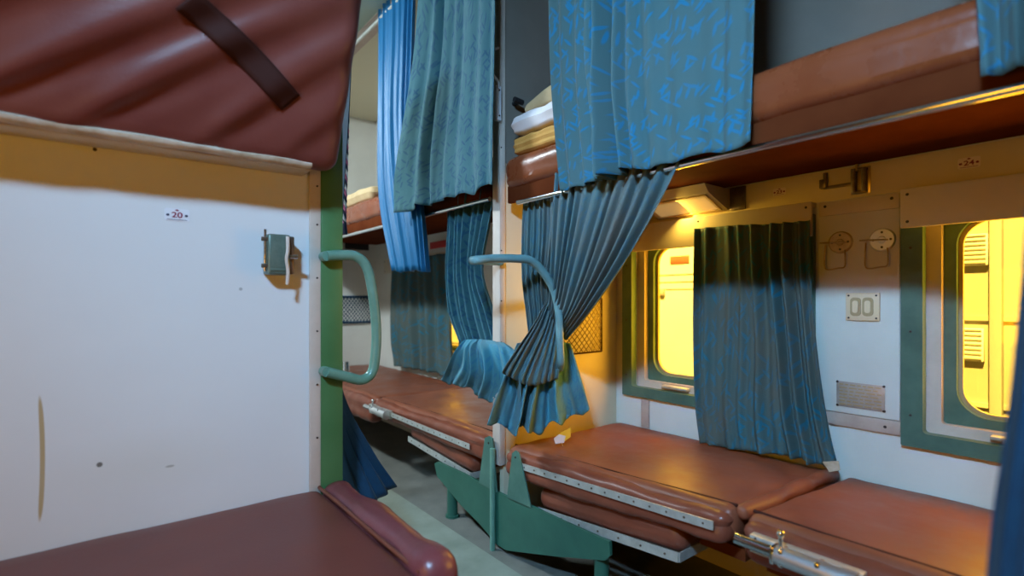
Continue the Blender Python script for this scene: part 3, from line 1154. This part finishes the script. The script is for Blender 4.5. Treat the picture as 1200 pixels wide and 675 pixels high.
# berth catch on the wall above the panel
p = thing('berth_catch', 'old metal catch with rod on the window wall below the upper berth', 'catch', onx(990, 212, XW))
a = onx(1008, 211, XW); e = onx(967, 215, XW)
b = NB(); box(b, (XW - .006, a.y - .035, a.z - .052), (XW, a.y + .03, a.z + .045), .002); obj('back_plate', b, M['brass'], p)
b = NB()
for dy in (-.018, .014):
    cyl(b, (XW - .018, a.y + dy, a.z - .045), (XW - .018, a.y + dy, a.z + .038), .009, 12)
box(b, (XW - .024, a.y - .026, a.z + .03), (XW - .004, a.y + .022, a.z + .04), .002)
box(b, (XW - .024, a.y - .026, a.z - .05), (XW - .004, a.y + .022, a.z - .04), .002)
obj('barrel_hinge', b, M['steel_dark'], p)
b = NB(); cyl(b, (XW - .020, a.y + .004, a.z + .03), (XW - .020, a.y + .004, a.z + .075), .005, 10); obj('pin', b, M['brass'], p)
b = NB(); box(b, (XW - .018, a.y + .01, a.z - .018), (XW - .012, e.y, a.z - .006), .002); obj('rod', b, M['steel_dark'], p)
b = NB(); box(b, (XW - .026, e.y - .012, e.z - .022), (XW, e.y + .012, e.z + .012), .003); cyl(b, (XW - .018, e.y - .008, e.z), (XW - .018, e.y - .008, e.z + .035), .008, 12); obj('keeper', b, M['steel_dark'], p)

# boxy lamp fitting under the upper berth
p = thing('reading_lamp', 'boxy beige lamp fitting in the corner under the side upper berth', 'lamp', (XW, 1.36, 1.5))
y0, y1 = 1.20, 1.56
b = NB()
prism(b, [(XW - .002, y0, 1.475), (XW - .16, y0, 1.535), (XW - .19, y0, 1.568), (XW - .002, y0, 1.568)], (0, y1 - y0, 0)); obj('housing', b, M['cream2'], p, smooth=False)
d = (Vector((XW - .16, 0, 1.535)) - Vector((XW - .002, 0, 1.475)))
nn = Vector((-d.z, 0, d.x)).normalized()
if nn.z > 0:
    nn = -nn


def on_face(a, y, h=.0):
    return Vector((XW - .002, y, 1.475)) + d * a + nn * h


b = NB()
for (a0, a1, ya, yb) in ((.08, .16, y0 + .02, y1 - .02), (.84, .92, y0 + .02, y1 - .02), (.08, .92, y0 + .02, y0 + .032), (.08, .92, y1 - .032, y1 - .02)):
    prism(b, [on_face(a0, ya), on_face(a1, ya), on_face(a1, yb), on_face(a0, yb)], nn * .006)
obj('lens_frame', b, M['bone'], p, smooth=False)
b = NB(); prism(b, [on_face(.17, y0 + .034), on_face(.83, y0 + .034), on_face(.83, y1 - .034), on_face(.17, y1 - .034)], nn * .003); obj('lens', b, M['lens'], p, smooth=False)
rl = light('reading_lamp_light', 'AREA', on_face(.5, 1.38, .012), on_face(.5, 1.1, .45), 4.5, (1.0, .66, .10), shape='RECTANGLE', size=.26, size_y=.08)
b = NB(); box(b, (XW - .012, 1.12, 1.47), (XW, 1.19, 1.568), .003); obj('side_bracket', b, M['steel_dark'], p)

# net pouches


def net_pouch(name, origin, eu, ev, en, nx, nz, wire, m, label, rim, sag=0.02, skew=0):
    """diamond net between eu (width) and ev (height); bulges along en"""
    p = thing(name, label, 'net pouch', origin, 'net pouches on the partitions')
    O, eu, ev, en = Vector(origin), Vector(eu), Vector(ev), Vector(en)

    def P(u, v):
        top = v
        return O + eu * u + ev * v + en * (sag * math.sin(PI * min(1, max(0, u))) * (.4 + .6 * math.sin(PI * v)) + .004)
    b = NB()
    n = nx + nz
    for k in range(-nz, nx + 1):
        for sgn in (1, -1):
            pts = []
            for i in range(9):
                v = i / 8
                u = (k + v * nz) / nx if sgn > 0 else (k + (1 - v) * nz) / nx
                if -.001 <= u <= 1.001:
                    pts.append(P(u, v))
            if len(pts) > 1:
                tube(b, pts, wire, 5, spline=False)
    nt_ = obj('net', b, M[m], p)
    nt_['kind'] = 'stuff'
    for vv in (0, 1):
        b = NB(); tube(b, [P(i / 8, vv) for i in range(9)], rim, 8); obj('rim', b, M['trim_shadow' if m == 'steel_dark' else 'fab_deep'], p)
    for uu in (0, 1):
        b = NB(); tube(b, [P(uu, i / 8) for i in range(9)], rim, 8); obj('rim', b, M['trim_shadow' if m == 'steel_dark' else 'fab_deep'], p)
    return p


a = ony(657, 414, YS); c = ony(704, 346, YS)
net_pouch('net_pouch', (1.64, YS - .001, .82), (.39, 0, .0), (0, 0, .27), (0, -1, 0), 11, 8, .0022, 'steel_dark', 'brown net pouch on the partition behind the swept curtain', .004)
a = ony(396, 378, YF); c = ony(436, 348, YF)
net_pouch('net_pouch', (a.x - .05, YF - .001, a.z), (c.x - a.x + .06, 0, 0), (0, 0, c.z - a.z), (0, -1, 0), 12, 6, .004, 'alu', 'dark blue net pouch on the far wall seen through the grab handle', .012, .03)
b = NB(); box(b, (a.x - .05, YF - .004, a.z), (c.x, YF, c.z)); tag(obj('pouch_backing', b, M['fab_deep']), 'dark blue cloth panel behind the far net pouch', 'cloth panel')

# dark plate and fitting on the far wall
a = ony(404, 292, YF); c = ony(432, 283, YF)
b = NB(); box(b, (a.x, YF - .006, a.z), (c.x, YF, c.z), .002); tag(obj('dark_plate', b, M['black']), 'narrow black plate on the far wall below the upper berth', 'plate')
p = thing('chrome_fitting', 'small chrome fitting on the farthest seat behind the grab handle', 'fitting', (1.62, 4.33, .452))
b = NB(); cyl(b, (1.62, 4.33, .455), (1.62, 4.33, .56), .045, 20, .035); obj('cup', b, M['chrome'], p)
b = NB(); cyl(b, (1.62, 4.33, .453), (1.62, 4.33, .465), .065, 20); obj('base', b, M['chrome'], p)

# grab handle on the partition edge
p = thing('grab_handle', 'blue-grey tubular grab handle crossing the partition edge, curtain tied to it', 'handle', (1.4, YS, 1.1))
yh = 1.575
H = [ony(x, y, yh) for x, y in ((557, 305), (580, 303), (605, 303), (623, 306), (638, 321), (650, 343), (655, 370), (656, 400))]
rb = ony(557, 305, 1.80)
start = [Vector((XA - .010, 1.806, rb.z)), Vector((lerp(rb.x, XA, .5), 1.806, rb.z)), rb, ony(554, 305, 1.70)]
end = [ony(657, 424, yh + .01), ony(656, 432, 1.66), ony(654, 430, YS - .02), ony(654, 430, YS)]
b = NB(); tube(b, start + H + end, .0165, 14, 8); obj('tube_rail', b, M['teal_pale'], p)
for q in (end[-1],):
    b = NB(); cyl(b, (q.x, YS - .014, q.z), (q.x, YS, q.z), .022, 14); obj('mount', b, M['teal_pale'], p)
b = NB(); cyl(b, (XA - .016, 1.806, rb.z), (XA - .030, 1.806, rb.z), .018, 14); obj('mount', b, M['teal_pale'], p)

# white clip on the pole, black peg, dark bracket
p = thing('curtain_clip', 'white curved clip on the upper part of the partition edge', 'clip', (XA - .02, YS - .02, 2.2))
pts = [ony(x, y, YS - .03) for x, y in ((584, 56), (577, 60), (575, 72), (577, 86), (583, 95), (584, 104))]
b = NB(); tube(b, pts, .006, 10); obj('hook', b, M['sticker'], p)
a = ony(584, 128, YS - .022)
b = NB(); box(b, (a.x - .018, YS - .03, a.z - .05), (a.x + .012, YS - .010, a.z + .10), .004); obj('clip_plate', b, M['sticker'], p)
for f in (-.03, .08):
    screw((a.x, YS - .03, a.z + f), (0, -1, 0), p, .004)
p = thing('coat_peg', 'black coat peg on the partition beside the bedding stack', 'peg', ony(597, 121, YS))
a = ony(597, 121, YS)
b = NB(); cyl(b, (a.x + .02, YS, a.z), (a.x + .02, YS - .05, a.z), .010, 14); obj('shank', b, M['black'], p)
b = NB(); cyl(b, (a.x - .012, YS - .05, a.z), (a.x + .035, YS - .05, a.z - .004), .012, 14); obj('head', b, M['black'], p)
a = ony(648, 14, YS)
p = thing('berth_bracket', 'dark metal bracket high on the grey partition beside the patterned curtain', 'bracket', (a.x, YS, a.z))
b = NB(); box(b, (a.x - .018, YS - .012, a.z - .07), (a.x + .02, YS, a.z + .10), .003); obj('back_plate', b, M['steel_dark'], p)
b = NB(); cyl(b, (a.x, YS - .022, a.z - .05), (a.x, YS - .022, a.z + .08), .009, 12); cyl(b, (a.x, YS - .03, a.z - .055), (a.x, YS - .005, a.z - .055), .014, 14); obj('hinge_barrel', b, M['brass'], p)

# ------------------------------------------------------------------ curtains
Zr = 2.80


def rail(name, x, y0, y1, z, label):
    p = thing(name, label, 'curtain rail', (x, (y0 + y1) / 2, z))
    b = NB(); cyl(b, (x, y0, z), (x, y1, z), .011, 12); obj('rod', b, M['alu'], p)
    for y in (y0 + .05, y1 - .05):
        b = NB(); cyl(b, (x, y, z), (x, y, CEIL), .008, 10); cyl(b, (x, y, CEIL - .008), (x, y, CEIL), .022, 14); obj('hanger', b, M['alu'], p)


rail('curtain_rail', 1.345, 1.90, 4.7, Zr, 'metal curtain rail under the ceiling beyond the partition')
rail('curtain_rail', 1.345, -.4, 1.78, Zr, 'metal curtain rail under the ceiling on the near side')


def V(x, y, z):
    return Vector((x, y, z))


# 1 near patterned curtain on the upper side berth: bunched at the far end, flat towards the camera
x = 1.335
rows = []
for z, lo, hi, am in ((Zr, 1.47, .655, .022), (2.3, 1.465, .66, .026), (1.95, 1.455, .668, .030), (1.70, 1.43, .675, .034), (1.512, 1.40, .682, .036)):
    pts = []
    for f in (0, .16, .32, .45, .6, .8, 1):
        y = lerp(lo, hi, f)
        dz = 0 if z > 1.6 else (-.012 * (1 - f) - .012)
        pts.append(V(x - (.030 if .2 < f < .5 else 0) - .004 * f, y, z + dz))
    rows.append((pts, am))
o = curtain('berth_curtain', rows, 11, 'fab_upper', seed=11, au=lambda u, v: .28 + 2.0 * math.exp(-((u - .36) / .11) ** 2) + .25 * math.exp(-((u - .66) / .08) ** 2) * (1 - v), cloth_w=1.15, cloth_h=1.3, nu=200, nv=60, hem=.02, ragged=.006)
tag(o, 'blue leaf-patterned curtain hanging in front of the bedding on the near upper berth', 'curtain')
# 2 its neighbour at the top right corner
rows = [([V(1.325, .245, Zr), V(1.325, .08, Zr), V(1.325, -.2, Zr)], .022), ([V(1.325, .243, 2.0), V(1.325, .08, 2.0), V(1.325, -.2, 2.0)], .026), ([V(1.33, .228, 1.515), V(1.325, .07, 1.515), V(1.325, -.2, 1.515)], .028)]
o = curtain('berth_curtain', rows, 5, 'fab_upper', seed=5, cloth_w=.8, cloth_h=1.3, ragged=.006)
tag(o, 'blue patterned curtain in the top right corner over the upper berth end', 'curtain')
# 3 near lower curtain, hanging half
K = V(1.565, 1.715, .955)
x = 1.40
rows = [([V(x + .01, 1.70, 1.565), V(x, 1.54, 1.565), V(x, 1.36, 1.565)], .018),
        ([V(x + .01, 1.715, 1.38), V(x + .02, 1.56, 1.38), V(x + .02, 1.40, 1.38)], .024),
        ([V(x + .02, 1.725, 1.18), V(x + .06, 1.63, 1.18), V(x + .11, 1.54, 1.20)], .026),
        ([V(x + .05, 1.735, 1.02), V(x + .11, 1.68, 1.02), V(x + .165, 1.63, 1.03)], .022),
        ([V(x + .075, 1.745, .92), V(x + .12, 1.72, .90), V(x + .175, 1.685, .90)], .016)]
o = curtain('lower_curtain', rows, 9, 'fab_lower', seed=21, cloth_w=.9, cloth_h=.8, normal=(-.8, -.6, 0), drift=.15)
tag(o, 'grey-blue lower curtain hanging straight beside the partition, behind the swept folds', 'curtain')
# 4 near lower curtain, swept across and tied round the handle, with bag and skirt as parts
sw = thing('tied_curtain', 'dusty blue lower curtain swept diagonally and knotted at the partition handle', 'curtain', K)
x = 1.375
rows = [([V(x, 1.47, 1.568), V(x - .01, 1.20, 1.568), V(x, .895, 1.565)], .020),
        ([V(x + .005, 1.49, 1.42), V(x - .02, 1.24, 1.42), V(x, .958, 1.44)], .030),
        ([V(x + .05, 1.55, 1.22), V(x + .03, 1.37, 1.22), V(x + .05, 1.14, 1.25)], .034),
        ([V(x + .12, 1.64, 1.05), V(x + .11, 1.53, 1.04), V(x + .11, 1.37, 1.06)], .028),
        ([V(x + .19, 1.72, .96), V(x + .20, 1.70, .93), V(x + .225, 1.637, .91)], .012)]
curtain('swept_cloth', rows, 11, 'fab_lower', sw, seed=33, cloth_w=1.2, cloth_h=.9, normal=(-.7, -.5, .35), drift=.2, nu=220)
# bag of cloth drooping from the knot
yb_ = 1.655
rows = [([ony(x_, y_, yb_) for x_, y_ in ((640, 352), (650, 356), (658, 366))], .010),
        ([ony(x_, y_, yb_ - .02) for x_, y_ in ((625, 380), (643, 384), (658, 386))], .016),
        ([ony(x_, y_, yb_ - .035) for x_, y_ in ((606, 408), (632, 414), (657, 412))], .018),
        ([ony(x_, y_, yb_ - .04) for x_, y_ in ((590, 432), (622, 444), (655, 436))], .016),
        ([ony(x_, y_, yb_ - .015) for x_, y_ in ((591, 438), (622, 452), (653, 444))], .012),
        ([ony(x_, y_, yb_ + .04) for x_, y_ in ((602, 432), (625, 444), (648, 436))], .008)]
curtain('drooping_loop', rows, 8, 'fab_lower', sw, seed=41, cloth_w=.6, cloth_h=.4, normal=(-.6, -.8, 0), nu=140)
# skirt below
ysk = 1.70
rows = [([ony(x_, y_, ysk) for x_, y_ in ((606, 402), (640, 400), (668, 402))], .010),
        ([ony(x_, y_, ysk - .02) for x_, y_ in ((594, 432), (640, 434), (676, 428))], .026),
        ([ony(x_, y_, ysk - .05) for x_, y_ in ((580, 468), (634, 474), (684, 456))], .040),
        ([ony(x_, y_, ysk - .06) for x_, y_ in ((571, 496), (632, 506), (690, 478))], .048)]
curtain('skirt', rows, 4, 'fab_tail', sw, seed=57, cloth_w=.9, cloth_h=.5, normal=(-.6, -.8, 0), hem=.05, nu=160, drift=.6, ragged=.01)
b = NB(); a = ony(655, 388, 1.66)
tube(b, [a + V(-.03, .02, .0), a + V(-.01, -.02, -.004), a + V(.02, -.015, .004), a + V(.04, .03, 0)], .012, 8); obj('knot_band', b, M['fab_lower'], sw)
# yellow-white tag dangling under the skirt
p = thing('curtain_tag', 'small yellow and white tag hanging below the knotted curtain', 'tag', ony(658, 510, 1.66))
b = NB(); prism(b, [ony(x_, y_, 1.60) for x_, y_ in ((649, 514), (655, 509), (663, 511), (661, 519), (651, 520))], (.0012, .002, 0)); obj('paper', b, M['sticker'], p)
b = NB(); prism(b, [ony(x_, y_, 1.635) for x_, y_ in ((655, 508), (669, 501), (669, 512), (662, 517))], (.0012, .002, 0)); obj('tab', b, M['yellow'], p)
b = NB(); tube(b, [ony(658, 518, 1.62), ony(660, 525, 1.61), ony(659, 530, 1.60)], .0018, 6); obj('string', b, M['sticker'], p)

# 5 window curtain
x = XW - .075
rows = [([onx(815, 268, x), onx(860, 264, x), onx(905, 262, x), onx(950, 258, x)], .014),
        ([onx(815, 320, x), onx(862, 318, x), onx(906, 317, x), onx(951, 316, x)], .020),
        ([onx(814, 400, x), onx(862, 400, x), onx(912, 400, x), onx(958, 400, x)], .022),
        ([onx(816, 470, x), onx(862, 474, x), onx(918, 478, x), onx(970, 486, x)], .024),
        ([onx(822, 519, x - .01), onx(868, 528, x - .02), onx(926, 536, x - .02), onx(984, 552, x - .01)], .024)]
p5 = curtain('window_curtain', rows, 8, 'fab_window', seed=62, au=lambda u, v: (.5 + 1.0 * math.exp(-((u - .68) / .22) ** 2)) * (1.25 - .4 * v), cloth_w=1.0, cloth_h=.9, nu=180, nv=60, hem=.012, ragged=.006)
tag(p5, 'dusty blue patterned curtain drawn across the right half of the window', 'curtain')
b = NB(); prism(b, [onx(x_, y_, XW - .115) for x_, y_ in ((964, 541), (983, 540), (985, 551), (972, 553))], (-.002, 0, 0)); obj('hem_patch', b, M['edge_cloth'], p5)
# 6 far bright-blue long curtain
x = 1.335
rows = []
for py, l, r_, am in ((-12, 444, 486, .016), (60, 444, 484, .020), (150, 444, 482, .022), (235, 446, 494, .022), (318, 460, 502, .022)):
    rows.append(([onx(l, py, x), onx((l + r_) / 2, py, x), onx(r_, py, x)], am))
o = curtain('berth_curtain', rows, 7, 'fab_blue', seed=71, cloth_w=1.2, cloth_h=1.8, nu=180, hem=.02)
tag(o, 'bright blue narrow-pleated curtain beyond the partition, longest of the hanging curtains', 'curtain')
# 7 far patterned upper curtain
x = 1.265
rows = []
for z, l, r_, am in ((Zr - .02, 496, 581, .016), (2.3, 486, 581, .022), (2.0, 474, 580, .026), (1.75, 465, 578, .026), (1.555, 464, 578, .026)):
    y_ = lambda px: onx(px, 100, x).y
    pts = []
    for f in (0, .25, .5, .75, 1):
        q = V(x, y_(lerp(l, r_, f)), z)
        pts.append(q)
    rows.append((pts, am))
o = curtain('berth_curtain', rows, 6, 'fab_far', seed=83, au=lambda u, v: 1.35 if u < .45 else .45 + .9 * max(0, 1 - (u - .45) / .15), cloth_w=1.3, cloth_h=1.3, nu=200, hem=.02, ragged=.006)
tag(o, 'teal leaf-patterned curtain beyond the partition, left of the partition edge', 'curtain')
# 8 far lower curtain, gathered, with crumpled end
p8 = thing('gathered_curtain', 'blue lower curtain beyond the partition, gathered narrow with crumpled skirt', 'curtain', V(1.4, 2.1, 1.0))
x = 1.40
rows = [([onx(525, 226, x), onx(553, 224, x), onx(582, 218, x)], .022),
        ([onx(526, 270, x), onx(548, 270, x), onx(574, 266, x)], .026),
        ([onx(524, 320, x), onx(546, 320, x), onx(566, 318, x)], .026),
        ([onx(528, 365, x), onx(553, 366, x), onx(579, 364, x)], .026),
        ([onx(540, 402, x), onx(562, 402, x), onx(588, 402, x)], .020)]
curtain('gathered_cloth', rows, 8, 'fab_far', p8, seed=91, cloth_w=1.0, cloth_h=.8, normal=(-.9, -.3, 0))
x = 1.36
rows = [([onx(545, 398, x), onx(565, 398, x), onx(592, 402, x)], .012),
        ([onx(536, 410, x - .03), onx(562, 408, x - .04), onx(606, 414, x - .02)], .030),
        ([onx(527, 428, x - .02), onx(566, 440, x - .03), onx(612, 450, x - .02)], .036),
        ([onx(520, 444, x + .04), onx(560, 464, x), onx(610, 486, x)], .034)]
curtain('skirt', rows, 5, 'fab_tail', p8, seed=97, cloth_w=.8, cloth_h=.4, normal=(-.8, -.5, 0), hem=.06, drift=.7, ragged=.01)
b = NB(); tube(b, [onx(472, 340, 1.7), onx(490, 400, 1.62), onx(512, 424, 1.5), onx(535, 432, 1.40)], .006, 8)
b.free()
# 9 far window curtain
x = XW - .08
rows = [([onx(461, 300, x), onx(492, 300, x), onx(528, 296, x)], .024), ([onx(459, 350, x), onx(492, 350, x), onx(530, 350, x)], .030),
        ([onx(460, 400, x), onx(494, 402, x), onx(532, 406, x)], .034), ([onx(464, 429, x), onx(496, 434, x), onx(536, 444, x)], .036)]
o = curtain('window_curtain', rows, 6, 'fab_window', seed=104, cloth_w=1.1, cloth_h=.9)
tag(o, 'grey-teal curtain covering the window of the far bay', 'curtain')
# red cloth strip glimpsed under the far berth
a = onx(503, 292, XW - .07); c = onx(527, 280, XW - .07)
b = NB(); box(b, (XW - .066, c.y, a.z), (XW - .053, a.y, c.z), .003); tag(obj('red_valance', b, M['red_cloth']), 'red cloth strip glimpsed between the far curtains', 'valance')
# 10 blue curtain behind the green post, tied and flaring at its foot
x = .74
rows = [([V(.755, 1.93, Zr), V(.74, 2.02, Zr), V(.72, 2.14, Zr)], .016),
        ([V(.742, 1.93, 2.0), V(.73, 2.02, 2.0), V(.70, 2.14, 2.0)], .018),
        ([V(.715, 1.93, 1.5), V(.695, 2.02, 1.5), V(.68, 2.12, 1.5)], .016),
        ([V(.69, 1.94, 1.0), V(.68, 2.02, 1.0), V(.67, 2.10, 1.0)], .012),
        ([V(.715, 1.94, .74), V(.70, 2.0, .74), V(.69, 2.08, .74)], .010),
        ([V(.83, 1.94, .50), V(.77, 1.99, .50), V(.70, 2.06, .50)], .014),
        ([V(.935, 1.94, .335), V(.83, 1.92, .30), V(.72, 1.98, .30)], .016)]
o = curtain('bay_curtain', rows, 4, 'fab_deep', seed=112, cloth_w=.6, cloth_h=2.2, normal=(.5, -.85, 0))
tag(o, 'deep blue curtain behind the green post, its foot flaring into the aisle', 'curtain')
rail('curtain_rail', .75, 1.86, 4.7, Zr, 'metal curtain rail above the curtain behind the green post')
# 11 near blurred curtain at the right edge
rows = [([V(.80, .085, 2.2), V(.83, -.06, 2.2)], .012), ([V(.80, .088, 1.5), V(.83, -.06, 1.5)], .014), ([V(.79, .108, 1.05), V(.83, -.06, 1.05)], .016),
        ([V(.785, .130, .80), V(.83, -.06, .80)], .018), ([V(.78, .142, .50), V(.83, -.06, .50)], .018), ([V(.78, .125, .25), V(.83, -.06, .25)], .018)]
rows = [([a_, (a_ + c_) / 2, c_], m_) for (a_, c_), m_ in rows]
o = curtain('bay_curtain', rows, 4, 'fab_deep', seed=121, cloth_w=.5, cloth_h=2.0)
tag(o, 'deep blue curtain close to the camera at the right edge', 'curtain')
p = thing('curtain_rail', 'metal curtain rail above the near curtain at the right edge', 'curtain rail', (.815, 0, 2.2))
b = NB(); cyl(b, (.815, -.62, 2.2), (.815, .15, 2.2), .010, 12); obj('rod', b, M['alu'], p)

# braided cord beside the bay curtain
p = thing('braided_cord', 'pink white and black braided cord hanging beside the bay curtain', 'cord', V(.86, 2.3, 1.5))
top = onx(411, 84, .90); bot = onx(403, 262, .90)
for k, m_ in enumerate((M['sticker'], M['ink'], mat('pink_yarn', (.55, .16, .30), .8))):
    b = NB(); pts = []
    for i in range(81):
        t = i / 80
        q = lerp(top + V(0, 0, .35), bot, t)
        a_ = 2 * PI * (t * 14 + k / 3)
        pts.append(q + V(math.cos(a_) * .006, math.sin(a_) * .006, 0))
    tube(b, pts, .0062, 6, spline=False); obj('strand', b, m_, p)
b = NB(); tube(b, [bot + V(0, 0, .03), bot + V(0, 0, -.01), bot + V(0, 0, -.05)], .01, 10, rfun=lambda t: .008 + .010 * t); obj('tassel', b, M['ink'], p)

# shadow band belongs to the folded berth
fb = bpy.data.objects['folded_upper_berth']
so = obj('shadow_band', SHADOW_BAND, M['trim_shadow'], fb)
md = so.modifiers.new('shadow band thickness', 'SOLIDIFY'); md.thickness = .004; md.offset = 0
so['label'] = 'dark brown band put in for a shadow on the cover'

# lamps out of frame: a wall tube fitting in the near bay, a ceiling one in the next
p = thing('tube_lamp', 'tube lamp fitting high on the left wall of the near bay', 'lamp', (-1.0, -.05, 2.5))
b = NB(); box(b, (-1.12, -.36, 2.44), (-.87, .26, 2.62), .01); obj('housing', b, M['cream'], p)
b = NB(); box(b, (-.869, -.33, 2.46), (-.845, .23, 2.60), .008); obj('diffuser', b, M['lamp'], p)
p = thing('tube_lamp', 'tube lamp fitting on the ceiling of the bay beyond', 'lamp', (-.3, 3.2, CEIL))
b = NB(); box(b, (-.65, 3.08, 2.79), (.05, 3.32, CEIL), .01); obj('housing', b, M['cream'], p)
b = NB(); box(b, (-.62, 3.10, 2.765), (.02, 3.30, 2.79), .006); obj('diffuser', b, M['lamp'], p)

# ------------------------------------------------------------------ outside: ground and the neighbouring coach
b = NB(); box(b, (2.4, -12, -1.3), (14, 18, -1.2)); struct(obj('ground', b, M['ballast']))
p = thing('neighbouring_coach', 'cream railway coach standing outside the windows on the next track', 'railway coach', (4.4, 2, -1.2))
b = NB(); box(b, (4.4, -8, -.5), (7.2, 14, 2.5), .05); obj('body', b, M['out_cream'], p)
b = NB(); box(b, (4.6, -8, -1.2), (7.0, 14, -.5)); obj('underframe', b, M['out_grey'], p)
b = NB()
for z in (-.3, .40, .95, 1.62):
    box(b, (4.385, -8, z), (4.4, 14, z + .03))
obj('side_ribs', b, M['out_cream'], p)
for y0, y1, z0, z1 in ((2.55, 3.45, .30, 1.72), (.74, .87, .69, .90), (.72, .85, 1.30, 1.50), (-1.2, -.2, .3, 1.7), (4.6, 5.5, .3, 1.7)):
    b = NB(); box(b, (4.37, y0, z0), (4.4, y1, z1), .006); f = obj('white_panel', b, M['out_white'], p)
    b = NB()
    n_ = 7 if z1 - z0 < .5 else 3
    for k in range(n_):
        z = lerp(z0, z1, (k + .5) / n_) if n_ == 7 else 1.18 + .07 * k
        box(b, (4.364, y0 + .01, z), (4.371, y1 - .01, z + .008))
    obj('louvre', b, M['out_cream'], f)
b = NB(); box(b, (4.36, 2.83, 1.43), (4.37, 3.04, 1.50), .003); obj('number_plate', b, M['out_red'], p)
b = NB(); box(b, (4.34, 3.10, 1.12), (4.37, 3.16, 1.18), .01); obj('door_knob', b, M['out_grey'], p)
for yc in (.68, 2.2):
    b = NB(); box(b, (4.33, yc - .03, -.4), (4.4, yc + .03, 2.3), .01); obj('door_post', b, M['out_grey'], p)
